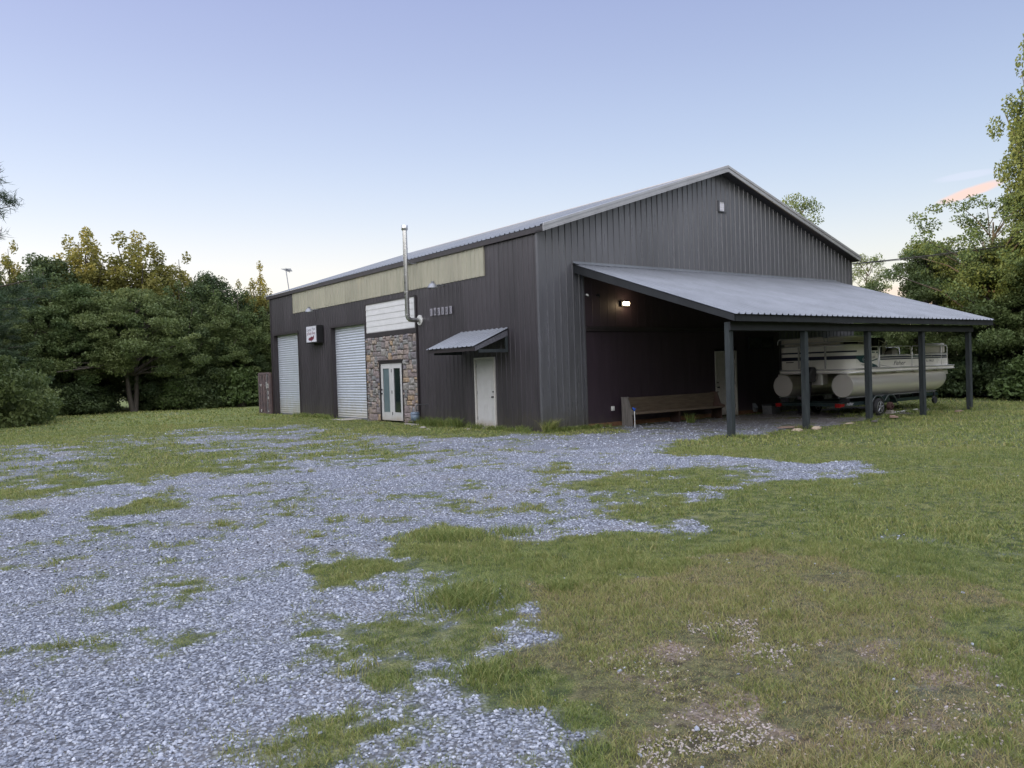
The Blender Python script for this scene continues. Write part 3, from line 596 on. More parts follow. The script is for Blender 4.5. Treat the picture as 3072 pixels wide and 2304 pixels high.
s = MB(); s.tube([(0,0,.03),(1.85,.12,.035)], .028, 8); o = s.build('white_pole', M['pvc']); o.location = (10.25,-4.0,.0); tag(o, 'white pipe lying on the ground right of the trailer wheels', 'pipe')
# overhead cable
s = MB(); a = Vector((15.05,.1,5.28)); bb = Vector((30.0,-8.6,7.3)); pts = []
for i in range(25): t = i/24; p = a.lerp(bb, t); p.z -= 1.5*t*(1-t)*.45; pts.append(p)
s.tube(pts, .020, 6)
pts2 = [p + Vector((0,0,-.05*math.sin(min(1,i/9)*math.pi))) for i, p in enumerate(pts)]; s.tube(pts2[:11], .010, 6)
tag(s.build('overhead_cable', M['cable']), 'thin dark service cable running from the roof corner into the trees', 'cable')
# ------------------------------------------------------------------ pontoon boat (local x runs stern to bow)
BO = Vector((8.15,-2.73,0))
T = empty('pontoon_boat', BO, 0, 'cream and navy pontoon boat resting on its trailer under the porch', 'boat')
def nose(x):                                    # radius and centre height along the pontoon
    if x < 5.0: return .34, .93
    t = (x-5.0)/.93; return max(.05, .34*math.sqrt(max(0,1-t**2.4))), .93+.20*t**2
for y in (-1.0, 1.0):
    s = MB(); xs = [.0,.02]+[.6*i for i in range(1,9)]+[5.0+.93*i/9 for i in range(10)]
    xs[0] = 0; s.tube([(x,y,nose(x)[1]) for x in xs], [nose(x)[0] for x in xs], 28)
    o = s.build('pontoon', M['alu'], T)
    s = MB(); s.prism([(5.2,.93),(5.86,1.10),(6.0,1.02),(5.9,.92),(5.55,.66),(5.0,.57)], (0,y-.012,0), X1, Z1, Y1*.024); s.prism([(5.55,1.08),(5.92,1.12),(5.87,1.26),(5.6,1.27)], (0,y-.2,0), X1, Z1, Y1*.4)
    s.build('nose_fin', M['alu'], o)
    s = MB(); s.tube([(-.004,y,.93),(-.006,y,.93)], [.335,.333], 28); s.box(-.012,-.002,y-.34,y+.34,.925,.935); s.box(-.014,-.006,y-.05,y+.03,1.12,1.20)
    s.build('end_plate', M['alu'], o)
    s = MB(); xx = -0.0
    for a, b in ((0,1.2),(1.52,2.38),(2.69,3.57),(3.80,4.42),(4.56,4.97),(5.24,5.7)):
        p = [(a,1.285),(b,1.285),(b+.10,1.17),(a+(.10 if a else 0),1.17)]; yy = y + (-.16 if y < 0 else .16)
        s.prism(p, (0,yy,0), X1, Z1, Y1*(.16 if y < 0 else -.16))
    s.build('riser_bracket', M['alu'], o)
def rrect(x0, x1, y0, y1, rs, rb, n=6):
    pts = []
    for cx, cy, r_, a0 in ((x0+rs,y0+rs,rs,180),(x1-rb,y0+rb,rb,270),(x1-rb,y1-rb,rb,0),(x0+rs,y1-rs,rs,90)):
        for i in range(n+1): t = R(a0+90*i/n); pts.append((cx+r_*math.cos(t), cy+r_*math.sin(t)))
    return pts
s = MB(); s.prism(rrect(0,6.25,-1.27,1.27,.35,.10), (0,0,1.29), X1, Y1, Z1*.115)
s.build('deck', M['hull'], T)
s = MB(); pr = rrect(-.012,6.262,-1.282,1.282,.36,.11); s.tube([(x,y,1.30) for x,y in pr], .022, 6, closed=True); s.tube([(x,y,1.395) for x,y in pr], .018, 6, closed=True); s.build('deck_trim', M['rail'], T)
# fence: solid tall stern section wrapping the rounded corner
def ribbon(mb, pts, z0, z1, th=.02):
    n = len(pts); vs = []
    for i, (x, y) in enumerate(pts):
        a = Vector(pts[max(i-1,0)]); b = Vector(pts[min(i+1,n-1)]); d = (b-a).normalized(); nn = Vector((d.y,-d.x))
        vs += [(x,y,z0),(x,y,z1),(x-nn.x*th,y-nn.y*th,z1),(x-nn.x*th,y-nn.y*th,z0)]
    fs = []
    for i in range(n-1):
        for j in range(4): fs.append((i*4+j, i*4+(j+1)%4, (i+1)*4+(j+1)%4, (i+1)*4+j))
    return mb.add(vs, [f[::-1] for f in fs] + [(0,1,2,3), tuple(4*(n-1)+k for k in (3,2,1,0))])
def arc(cx, cy, r_, a0, a1, n=8): return [(cx+r_*math.cos(R(a0+(a1-a0)*i/n)), cy+r_*math.sin(R(a0+(a1-a0)*i/n))) for i in range(n+1)]
e = .035
def path(o=0, ynear=1.12):
    """stern outline offset outward by o: far corner, across the stern, round the near corner, along the near side"""
    return [(.9, 1.22+o)] + arc(.36+e,1.22-.36,.36+o,90,180) + arc(.36+e,-1.22+.36,.36+o,180,270) + [(ynear,-1.22-o)]
s = MB(); ribbon(s, path(), 1.42, 2.10); o = s.build('stern_fence_panel', M['hull'], T)
s = MB(); ribbon(s, path(.004,.42), 1.90, 1.945, .003); s.build('stripe', M['navy'], o)
s = MB(); ribbon(s, path(.004,.42), 1.695, 1.80, .003); s.build('stripe', M['navy'], o)
s = MB(); s.prism([(.37,1.80),(1.10,1.80),(1.10,1.69),(.95,1.60),(.75,1.565),(.58,1.60),(.46,1.68),(.37,1.70)], (0,-1.2245,0), X1, Z1, -Y1*.003); ob = s.build('teal_crest_patch', M['teal'], o)
s = MB(); cpt = [(.80+.085*math.cos(R(t)), -1.2285, 1.675+.055*math.sin(R(t))) for t in range(110,431,20)]; s.tube(cpt, .006, 5); s.box(.765,.835,-1.231,-1.2278,1.67,1.69); s.box(.785,.815,-1.231,-1.2278,1.65,1.66); s.build('wreath_emblem', M['signface'], ob)
s = MB(); s.prism([(.60,1.55),(.72,1.52),(.85,1.53),(.85,1.52),(.72,1.505)], (0,-1.2245,0), X1, Z1, -Y1*.003); s.prism([(.92,1.55),(1.10,1.56),(1.10,1.52),(.95,1.52)], (0,-1.2245,0), X1, Z1, -Y1*.003); s.build('swoosh', M['teal'], o)
s = MB(); s.box(-.004,-.0-.0005+.036,.62,.86,1.635,1.66); s.build('vent_slot', M['black'], o)
for z, rr in ((2.115,.02),(2.215,.018)):
    s = MB(); s.tube([(x,y,z) for x,y in path(.005)], rr, 8); s.build('rail', M['rail'], T)
s = MB(); ribbon(s, path(-.01), 2.20, 2.34, .012); s.build('canvas_band', M['vinyl'], T)
for y in (.42,-.47): s = MB(); s.box(-.008,.03,y-.022,y+.022,1.44,2.10); s.build('fence_post', M['rail'], T)
# looped top rails on the stern
s = MB()
s.tube([(.04,1.18,2.2),(.04,1.16,2.33),(.04,1.10,2.36),(.04,-.36,2.36),(.04,-.42,2.33),(.04,-.44,2.2)], .018, 8)
s.tube([(.04,-.52,2.2),(.04,-.54,2.33),(.04,-.60,2.36),(.04,-.85,2.36)]+[(x,y,2.36) for x,y in arc(.36+e,-1.22+.36,.36,190,270)]+[(1.1,-1.22,2.36),(1.12,-1.22,2.2)], .018, 8)
s.build('rail', M['rail'], T)
# gate
s = MB(); s.tube([(1.19,-1.22,1.43),(1.19,-1.22,2.0),(1.23,-1.22,2.05),(1.55,-1.22,2.05),(1.59,-1.22,2.0),(1.59,-1.22,1.43)], .02, 8, closed=True); g = s.build('gate', M['rail'], T)
s = MB(); s.box(1.21,1.57,-1.215,-1.205,1.46,1.93); s.build('gate_panel', M['hull'], g)
s = MB(); s.box(1.25,1.40,-1.219,-1.2155,1.86,1.90); s.box(1.48,1.57,-1.219,-1.2155,1.86,1.90); s.prism([(1.22,1.64),(1.54,1.70),(1.54,1.66),(1.22,1.61)], (0,-1.2155,0), X1, Z1, -Y1*.003); s.prism([(1.24,1.56),(1.56,1.47),(1.56,1.45),(1.24,1.46)], (0,-1.2155,0), X1, Z1, -Y1*.003); s.build('gate_graphic', M['teal'], g)
text_mesh('gate_lettering', 'LIN', .11, M['black'], frame_matrix((1.24,-1.219,1.70),(1,0,0),(0,0,1)), g, shear=.2, depth=.001)
# front fence, both sides and bow
def fence(y, sg):
    s = MB(); s.box(1.65,5.82,y-.008,y+.008,1.42,1.765); o = s.build('fence_panel', M['hull'], T)
    if sg < 0:
        yy = y-.0085
        s = MB(); s.box(1.67,3.5,yy-.003,yy,1.705,1.752); s.box(1.67,5.80,yy-.003,yy,1.645,1.680); s.box(4.35,5.80,yy-.003,yy,1.705,1.752); s.build('stripe', M['navy'], o)
        s = MB(); s.box(3.501,4.349,yy-.003,yy,1.705,1.752); s.build('stripe', M['teal'], o)
        s = MB(); s.prism([(1.68,1.50),(2.05,1.455),(2.4,1.43),(2.05,1.445),(1.68,1.485)], (0,yy,0), X1, Z1, -Y1*.003); s.build('swoosh', M['greyprint'], o)
        text_mesh('maker_lettering', 'Fisher', .185, M['black'], frame_matrix((2.42,yy-.002,1.475),(1,0,0),(0,0,1)), o, shear=.35, depth=.001, sx=1.5)
        text_mesh('registration_lettering', 'AL 1994 LP', .11, M['greyprint'], frame_matrix((4.42,yy-.002,1.53),(1,0,0),(0,0,1)), o, depth=.001, sx=.95)
    for a, b in ((1.65,3.50),(3.56,5.84)):
        s = MB(); s.tube([(a,y,1.43),(a,y,2.0),(a+.05,y,2.05),(b-.05,y,2.05),(b,y,2.0),(b,y,1.43)], .02, 8); s.tube([(a,y,1.78),(b,y,1.78)], .018, 8)
        if sg < 0: s.tube([(a,y-.012,1.692),(b,y-.012,1.692)], .006, 5)
        s.build('rail', M['rail'], T)
    s = MB(); s.tube([(5.42,y,1.43),(5.42,y,2.0),(5.5,y,2.06)], .02, 8)
    s.tube([(4.72,y,1.75),(5.0,y,1.64)], .014, 6); s.build('rail', M['rail'], T)
fence(-1.22,-1); fence(1.22,1)
for ya, yb in ((-1.2,-.4),(.4,1.2)): s = MB(); s.box(5.80,5.816,ya,yb,1.42,1.765); s.build('bow_fence_panel', M['hull'], T)
s = MB(); s.tube([(5.84,-1.2,2.05),(5.84,-.4,2.05),(5.84,-.36,1.43)], .02, 8); s.tube([(5.84,1.2,2.05),(5.84,.4,2.05),(5.84,.36,1.43)], .02, 8); s.build('rail', M['rail'], T)
s = MB(); s.tube([(5.95,-.95,1.43),(6.0,-.95,1.50),(6.12,-.95,1.50),(6.16,-.95,1.42)], .035, 7); s.tube([(6.05,-1.0,1.45),(6.05,-.7,1.45)], .03, 7); s.build('bow_cleat', M['alu'], T)
# seats, helm, folded canopy
def cushion(x0,x1,y0,y1,z0,z1,name,mt='vinyl',bv=.05):
    s = MB(); s.box(x0,x1,y0,y1,z0,z1); return s.build(name, M[mt], T, bevel=bv)
cushion(4.45,5.80,-1.18,-.98,1.80,2.13,'seat_back'); cushion(4.45,5.74,-1.17,-.55,1.42,1.78,'seat'); cushion(4.45,5.80,.98,1.18,1.80,2.13,'seat_back'); cushion(4.45,5.74,.55,1.17,1.42,1.78,'seat')
cushion(.10,.30,-.9,1.0,1.9,2.28,'seat_back'); cushion(.3,.9,-.9,1.0,1.42,1.80,'seat')
cushion(1.15,1.72,-.98,-.80,1.80,2.34,'seat_back', bv=.08); cushion(1.2,1.7,-.8,-.3,1.42,1.80,'seat')
s = MB(); s.prism([(2.30,1.42),(2.36,1.80),(2.62,2.02),(2.74,2.20),(2.86,2.20),(2.92,2.0),(2.78,1.80),(2.86,1.42)], (0,-.75,0), X1, Z1, Y1*.5); s.build('helm_seat', M['vinyl'], T, bevel=.03)
s = MB(); s.prism([(2.98,1.42),(2.98,1.95),(3.10,2.02),(3.32,1.92),(3.36,1.42)], (0,-.9,0), X1, Z1, Y1*.7); s.build('helm_console', M['vinyl'], T, bevel=.02)
s = MB(); s.tube([(3.0,-.6,1.98)]+[(2.98+.0*t,-.6+.16*math.cos(t*.7),2.02+.16*math.sin(t*.7)) for t in range(10)], .014, 6); s.build('steering_wheel', M['black'], T)
s = MB(); s.tube([(1.75,-1.05,2.20),(1.80,-.5,2.27),(1.80,.5,2.27),(1.75,1.05,2.20)], .11, 10); s.tube([(2.2,-1.05,2.22),(2.25,.0,2.30),(2.2,1.05,2.22)], .09, 10); s.build('folded_canopy', M['canvas'], T)
for y in (-1.15,1.15): s = MB(); s.tube([(2.6,y,2.02),(1.75,y,2.25),(1.75,y,1.9)], .014, 6); s.build('canopy_frame', M['rail'], T)
s = MB(); s.box(1.8,2.25,-1.0,-.3,1.42,2.15); s.build('dark_cover', M['canvas'], T, bevel=.05)
# outboard motor, tilted
s = MB(); s.box(.02,.30,-.35,.35,.95,1.285); s.build('motor_pod', M['alu'], T, bevel=.02)
s = MB(); s.prism([(-.30,1.02),(-.34,1.30),(-.22,1.50),(.0,1.50),(.04,1.28),(-.02,1.05)], (0,-.17,0), X1, Z1, Y1*.34); mo = s.build('outboard_motor', M['black'], T, bevel=.05)
s = MB(); s.prism([(-.22,1.03),(-.06,1.05),(-.16,.62),(-.20,.48),(-.34,.50),(-.30,.66)], (0,-.06,0), X1, Z1, Y1*.12); s.tube([(-.50,0,.56),(-.42,0,.56),(-.1,0,.58)], [.03,.06,.045], 10); s.build('lower_unit', M['dark_metal'], mo)
s = MB()
for k in range(3):
    a = R(120*k+20); d = Vector((0,math.cos(a),math.sin(a))); t = Vector((.3,-math.sin(a),math.cos(a))).normalized(); c = Vector((-.47,0,.56))
    s.add([c+d*.03-t*.02, c+d*.16-t*.07, c+d*.18+t*.04, c+d*.04+t*.03], [(0,1,2,3)])
s.build('propeller', M['dark_metal'], mo)
# ------------------------------------------------------------------ trailer
T = empty('boat_trailer', BO, 0, 'dark green tandem boat trailer under the pontoon boat with one wheel missing', 'trailer')
s = MB()
for y in (-.98,.98): s.box(-.25,4.6,y-.04,y+.04,.33,.43)
for x in (-.22,1.0,1.3,2.05,3.2,4.55): s.box(x-.03,x+.03,-.939,.939,.34,.42)
for y in (-.98,.98): s.beam((4.55,y,.38),(6.4,0,.38),.08,.09)
s.beam((5.8,0,.38),(7.6,0,.38),.09,.09)
s.build('frame', M['trailer'], T)
for y in (-1.12,-.88,.88,1.12): s = MB(); s.box(.0,5.2,y-.03,y+.03,.565,.60); s.build('bunk', M['galv'], T)
for y in (-1.0,1.0):
    for x in (.1,1.6,2.9,4.3): s = MB(); s.box(x-.02,x+.02,y-.14,y+.14,.43,.565); s.build('bunk_bracket', M['dark_metal'], T)
for y in (-1.30,1.12):
    s = MB(); top = []
    for i in range(25):
        t = i/24; x = 1.02+1.50*t; c0 = 1.38 if x < 1.73 else 2.10; dx = abs(x-c0)
        z = .27+math.sqrt(max(0,.36**2-min(dx,.355)**2))*.92 if dx < .355 else .32
        z = max(z, .43) if 1.38 < x < 2.10 else max(z,.27); top.append((x,z))
    for i in range(24):
        (xa,za),(xb,zb) = top[i], top[i+1]
        s.add([(xa,y,za),(xb,y,zb),(xb,y+.22,zb),(xa,y+.22,za),(xa,y,za-.05),(xb,y,zb-.05)], [(0,3,2,1),(0,1,5,4)])
    s.add([(1.38,y+.02,.44),(1.74,y+.02,.40),(2.10,y+.02,.44),(2.0,y+.02,.56),(1.74,y+.02,.42),(1.5,y+.02,.56)], [(0,1,2,3,4,5)])
    s.build('fender', M['trailer'], T)
    s = MB(); s.tube([(x,y,z) for x,z in top], .009, 5); s.build('fender_trim', M['galv'], T)
def wheel(x, y):
    s = MB(); s.tube([(x,y-.085,.25),(x,y-.08,.25),(x,y-.04,.25),(x,y+.04,.25),(x,y+.08,.25)], [.20,.245,.262,.262,.22], 28); wo = s.build('wheel', M['rubber'], T)
    s = MB(); s.tube([(x,y-.092,.25),(x,y-.088,.25)], [.155,.18], 24, cap=False); s.tube([(x,y-.088,.25),(x,y-.06,.25)], [.158,.15], 24, cap=False)
    s.tube([(x,y-.062,.25),(x,y-.066,.25)], [.150,.05], 24)
    s.tube([(x,y-.066,.25),(x,y-.105,.25)], [.045,.035], 12)
    for k in range(5):
        a = R(72*k+10); s.tube([(x+.04*math.cos(a),y-.08,.25+.04*math.sin(a)),(x+.15*math.cos(a),y-.086,.25+.15*math.sin(a))], .019, 6)
    s.build('rim', M['rim'], wo)
    return wo
wheel(1.38,-1.28); wheel(1.38,1.24); wheel(2.10,1.24)
s = MB(); s.tube([(2.10,-1.33,.24),(2.10,-1.31,.24),(2.10,-1.22,.24)], [.10,.125,.125], 20); s.tube([(2.10,-1.38,.24),(2.10,-1.32,.24)], .035, 10)
for k in range(5): a = R(72*k); s.tube([(2.10+.07*math.cos(a),-1.36,.24+.07*math.sin(a)),(2.10+.07*math.cos(a),-1.32,.24+.07*math.sin(a))], .008, 5)
s.build('bare_hub', M['rust2'], T)
for y in (-1.0,1.0):
    s = MB(); s.box(-.31,-.26,y-.10,y+.06,.31,.42); s.box(-.28,-.10,y-.115,y-.105,.33,.41); s.build('tail_light', M['red'], T, bevel=.008)
text_mesh('trailer_lettering', 'Fisher', .13, M['signface'], frame_matrix((.15,-1.024,.345),(1,0,0),(0,0,1)), T, shear=.3, depth=.001, sx=1.1)
s = MB(); s.tube([(7.25,-.08,.25),(7.25,-.08,.75)], .03, 8); s.tube([(7.25,-.02,.75),(7.25,-.02,.80),(7.35,-.02,.80)], .015, 6); jk = s.build('jack', M['dark_metal'], T)
s = MB(); s.tube([(7.25,-.12,.17),(7.25,-.05,.17)], .13, 18); s.build('jack_wheel', M['rubber'], jk)
s = MB(); s.tube([(5.9,0,.4),(6.0,0,1.0),(6.1,0,1.05)], .03, 8); s.box(6.0,6.2,-.08,.08,.95,1.1); s.build('winch_post', M['dark_metal'], T)
s = MB(); s.box(2.0,2.22,-1.36,-1.16,0,.07); s.box(2.03,2.19,-1.34,-1.18,.071,.115); o = s.build('concrete_block', M['concrete'], bevel=.008); o.location = BO; tag(o, 'grey block propping up the bare trailer hub', 'block')
T = empty('storage_tub', (8.9,-.75,0), 0, 'grey lidded tub on the ground against the dark porch wall behind the boat trailer', 'tub')
s = MB(); s.prism([(-.22,0),(.22,0),(.26,.28),(-.26,.28)], (0,-.18,0), X1, Z1, Y1*.36); s.build('tub_body', M['galv'], T, bevel=.01); s = MB(); s.box(-.28,.28,-.2,.2,.281,.32); s.build('lid', M['dark_metal'], T, bevel=.008)
# ------------------------------------------------------------------ foliage
rng = np.random.default_rng(7)
def leaf_mat(name, c1, c2, tr=.25, rough=.55):
    mt = bpy.data.materials.new(name); mt.use_nodes = True; t = mt.node_tree; b = t.nodes['Principled BSDF']; out = t.nodes['Material Output']
    oi = t.nodes.new('ShaderNodeObjectInfo'); tc = t.nodes.new('ShaderNodeTexCoord'); nz = t.nodes.new('ShaderNodeTexNoise'); nz.inputs['Scale'].default_value = .9; nz.inputs['Detail'].default_value = 5; t.links.new(tc.outputs['Object'], nz.inputs[0])
    ad = t.nodes.new('ShaderNodeMath'); ad.operation = 'MULTIPLY_ADD'; t.links.new(oi.outputs['Random'], ad.inputs[0]); ad.inputs[1].default_value = .35; 
    at = t.nodes.new('ShaderNodeAttribute'); at.attribute_name = 'lv'
    a2 = t.nodes.new('ShaderNodeMath'); a2.operation = 'MULTIPLY_ADD'; t.links.new(at.outputs['Fac'], a2.inputs[0]); a2.inputs[1].default_value = .35; t.links.new(nz.outputs[0], a2.inputs[2])
    t.links.new(a2.outputs[0], ad.inputs[2])
    mr = t.nodes.new('ShaderNodeMapRange'); mr.inputs[1].default_value = .45; mr.inputs[2].default_value = 1.1; t.links.new(ad.outputs[0], mr.inputs[0])
    mx = t.nodes.new('ShaderNodeMix'); mx.data_type = 'RGBA'; mx.inputs[6].default_value = (*c1,1); mx.inputs[7].default_value = (*c2,1); t.links.new(mr.outputs[0], mx.inputs[0])
    t.links.new(mx.outputs[2], b.inputs['Base Color']); b.inputs['Roughness'].default_value = rough; b.inputs['Specular IOR Level'].default_value = .25
    tl = t.nodes.new('ShaderNodeBsdfTranslucent'); t.links.new(mx.outputs[2], tl.inputs[0]); ms = t.nodes.new('ShaderNodeMixShader'); ms.inputs[0].default_value = tr
    t.links.new(b.outputs[0], ms.inputs[1]); t.links.new(tl.outputs[0], ms.inputs[2]); t.links.new(ms.outputs[0], out.inputs[0])
    return mt
LM = {'oak': leaf_mat('oak leaves', (.066,.108,.038), (.135,.168,.056)), 'dark': leaf_mat('dark leaves', (.038,.066,.028), (.088,.118,.042)),
      'tulip': leaf_mat('yellowing leaves', (.13,.145,.035), (.26,.23,.06), .4), 'pine': leaf_mat('pine needles', (.035,.065,.032), (.06,.09,.04), .1), 'bright': leaf_mat('bright leaves', (.075,.12,.035), (.10,.14,.045))}
def raw_mesh(name, V, nper, mt, lv=None, smooth=False):
    """V: (N, nper, 3) faces with nper corners each"""
    n = len(V); me = bpy.data.meshes.new(name); me.vertices.add(n*nper); me.vertices.foreach_set('co', V.reshape(-1).astype(np.float32))
    me.loops.add(n*nper); me.loops.foreach_set('vertex_index', np.arange(n*nper, dtype=np.int32))
    me.polygons.add(n); me.polygons.foreach_set('loop_start', np.arange(0,n*nper,nper,dtype=np.int32)); me.polygons.foreach_set('loop_total', np.full(n,nper,dtype=np.int32))
    me.update(calc_edges=True); me.materials.append(mt)
    if lv is not None: a = me.attributes.new('lv','FLOAT','FACE'); a.data.foreach_set('value', lv.astype(np.float32))
    return me
def leaves(cl, per, size, rng, up=.5, flat=1.0):
    """cl: list of (centre, radii); returns rhombic leaves scattered through each clump, more near its shell"""
    out = []; lv = []
    for c, r_ in cl:
        n = max(6, int(per*(r_[0]*r_[1]*r_[2])**.62)); d = rng.normal(size=(n,3)); d /= np.linalg.norm(d,axis=1)[:,None]
        rad = rng.random(n)**.36; p = np.array(c) + d*rad[:,None]*np.array(r_)
        nm = rng.normal(size=(n,3)); nm[:,2] += up*1.5; nm /= np.linalg.norm(nm,axis=1)[:,None]
        a = np.cross(nm, rng.normal(size=(n,3))); a /= np.linalg.norm(a,axis=1)[:,None]; b = np.cross(nm,a)
        s = size*(.6+.8*rng.random(n))[:,None]
        out.append(np.stack([p-a*s, p-b*s*.55, p+a*s, p+b*s*.55],1)); lv.append(np.full(n, rng.random())*.6+rng.random(n)*.4)
    return np.concatenate(out), np.concatenate(lv)
def crown(kind, h, wd, seed):
    """clump layout and limbs for one tree of height h and crown width wd, standing at the origin"""
    g = np.random.default_rng(seed); cl = []; limbs = []
    if kind == 'pine':
        nb = int(h*5)
        for i in range(nb):
            t = (i+.5)/nb; z = h*(.22+.76*t) ; L_ = wd*.5*(1-t)**.6*(.6+.6*g.random())+.25; a = g.random()*6.283
            tip = np.array([math.cos(a)*L_, math.sin(a)*L_, z+.25*L_]); root = np.array([0,0,z-.2*L_]); limbs.append((root,tip,.014+.008*L_))
            for k in range(5): q = root+(tip-root)*(.42+.15*k); cl.append((q+g.normal(size=3)*.16, (.36,.36,.26)))
        return cl, limbs
    if kind == 'bush':
        for i in range(int(26*wd*h*.35)+20):
            a = g.random()*6.283; rr = math.sqrt(g.random())*wd*.46; z = h*(.08+.80*g.random()*math.sqrt(max(.05,1-(rr/(wd*.5))**2)))
            cl.append(((rr*math.cos(a), rr*math.sin(a), z), (.38+.2*g.random(),)*2+(.26,)))
        limbs.append((np.zeros(3), np.array([0,0,h*.5]), .05)); return cl, limbs
    if kind == 'tulip':                                   # ascending plumes round a leader, with gaps between
        for i in range(19):
            a = 2.4*i+g.random()*.8; r1 = wd*.5*(.12+.88*math.sqrt(i/19))*(.8+.35*g.random()); z1 = h*(1.0-.42*(r1/(wd*.5))**1.6-.06*g.random()); z0 = z1*(.42+.2*g.random())
            p0 = np.array([r1*.15*math.cos(a), r1*.15*math.sin(a), z0]); p1 = np.array([r1*math.cos(a), r1*math.sin(a), z1]); limbs.append((p0,p1,.035))
            for k in range(9):
                t = .12+.88*k/8; q = p0+(p1-p0)*t+g.normal(size=3)*np.array([.22,.22,.12]); q[:2] = q[:2]*(1 if t > .5 else 1.25); s_ = .62-.28*t; cl.append((q,(s_*wd/4.4,s_*wd/4.4,.46)))
        return cl, limbs
    base = {'oak':.26,'dark':.06,'tulip':.25,'open':.30}[kind]; n = {'oak':190,'dark':170,'tulip':120,'open':135}[kind]
    for i in range(n):
        t = g.random()**.85; z = h*(base+(.97-base)*t)
        prof = {'oak': 1.25*(t+.10)**.28*max(.02,1-t)**.52, 'dark': 1.22*(t+.15)**.25*max(.02,1-t)**.50, 'tulip': math.sin(math.pi*(.12+.80*t))**.6*(1-.30*t), 'open': math.sin(math.pi*(.15+.75*t))**.7}[kind]
        a = g.random()*6.283; rr = wd*.5*prof*(.25+.80*math.sqrt(g.random()))*(1+.26*math.sin(a*3+seed+z*.6)+.20*math.sin(a*5+z*2.4))
        s_ = {'oak':(.62,.62,.32),'dark':(.58,.58,.46),'tulip':(.34,.34,.52),'open':(.46,.46,.27)}[kind]; q = .5+.85*g.random()
        c = np.array([rr*math.cos(a), rr*math.sin(a), z]); cl.append((c, tuple(x*q for x in s_)))
        if i % 3 == 0: limbs.append((np.array([0,0,max((base+.04)*h, z-.45*rr-.06*h)]), c, (.02+.028*rr/max(wd,.1)*2)*(.6 if kind == 'open' else 1)))
    return cl, limbs
def tree_meshes(kind, h, wd, seed, lm, per, size, trunks=1, tr=.16):
    cl, limbs = crown(kind, h, wd, seed); g = np.random.default_rng(seed+99)
    if kind == 'pine':
        out = []
        for c, r_ in cl:                                  # needle tufts: thin blades fanning out
            n = per; d = g.normal(size=(n,3)); d[:,2] += .35; d /= np.linalg.norm(d,axis=1)[:,None]; p = np.array(c)+g.normal(size=(n,3))*np.array(r_)*.35
            sd_ = np.cross(d, g.normal(size=(n,3))); sd_ /= np.linalg.norm(sd_,axis=1)[:,None]; L_ = (.16+.12*g.random(n))[:,None]*1.15
            out.append(np.stack([p-sd_*size*.3, p+d*L_*.5-sd_*size*.32, p+d*L_, p+sd_*size*.3],1))
        V = np.concatenate(out); lv = g.random(len(V))
    else: V, lv = leaves(cl, per, size, g, up=.35 if kind in ('oak','open') else .1)
    V[:,:,2] = np.maximum(V[:,:,2], .02)
    cm = raw_mesh('crown', V, 4, lm, lv)
    s = MB(); z1 = h*.86
    for k in range(trunks):
        a = 2.1*k+.4; dx, dy = (math.cos(a)*.9, math.sin(a)*.9) if trunks > 1 else (.15,.1)
        s.tube([(dx*.12*k,dy*.12*k,-.1),(dx*.32,dy*.32,h*.15),(dx*.5,dy*.5,h*.4),(dx*.8,dy*.8,z1)], [tr*1.25,tr,tr*.7,.03], 8)
    for a, b, r_ in limbs:
        mid = (a+b)/2 + np.array([0,0,.08*np.linalg.norm(b-a)]); s.tube([a, mid, b], [r_*1.4,r_,r_*.4], 5, cap=False)
    me = bpy.data.meshes.new('trunk'); me.from_pydata([tuple(v) for v in s.v], [], s.f); me.materials.append(M['bark']); me.polygons.foreach_set('use_smooth', s.sm); me.update()
    return cm, me
PROTO = {
 'oak':   tree_meshes('oak', 7.0, 8.4, 11, LM['oak'], 1150, .062, trunks=2, tr=.13),
 'oak2':  tree_meshes('oak', 7.5, 6.4, 12, LM['oak'], 1150, .062),
 'dark':  tree_meshes('dark', 9.0, 6.0, 13, LM['dark'], 1000, .064),
 'dark2': tree_meshes('dark', 8.5, 5.0, 14, LM['dark'], 1000, .064),
 'tulip': tree_meshes('tulip', 10.0, 4.4, 15, LM['tulip'], 800, .075),
 'tulip2':tree_meshes('tulip', 10.0, 3.2, 16, LM['tulip'], 800, .075),
 'open':  tree_meshes('open', 8.5, 6.5, 17, LM['oak'], 800, .060),
 'tall':  tree_meshes('tulip', 13.5, 4.6, 25, LM['oak'], 900, .065),
 'slender': tree_meshes('tulip', 9.0, 3.6, 27, LM['oak'], 1000, .062),
 'thin':  tree_meshes('open', 10.0, 4.0, 26, LM['oak'], 420, .062),
 'pine':  tree_meshes('pine', 13.0, 6.0, 18, LM['pine'], 170, .030, tr=.16),
 'bush':  tree_meshes('bush', 2.6, 4.6, 19, LM['oak'], 800, .065),
 'bush2': tree_meshes('bush', 2.2, 3.6, 20, LM['dark'], 620, .08),
 'sapling': tree_meshes('bush', 1.7, 1.6, 21, LM['bright'], 420, .07),
}
KH = {'oak':7.0,'oak2':7.5,'dark':9.0,'dark2':8.5,'tulip':10.0,'tulip2':10.0,'open':8.5,'tall':13.5,'thin':10.0,'slender':9.0,'pine':13.0,'bush':2.6,'bush2':2.2,'sapling':1.7}
def tree(name, proto, x, y, h, label, cat='tree', group=None, rz=None, fat=1.0):
    T = empty(name, (x,y,0), rng.random()*6.28 if rz is None else rz, label, cat, group); k = h/KH[proto]
    for nm, me in zip(('crown' if cat == 'tree' else 'foliage','trunk' if cat == 'tree' else 'stem'), PROTO[proto]):
        o = bpy.data.objects.new(nm, me); C.objects.link(o); o.parent = T; o.scale = (k*fat,k*fat,k)
    return T
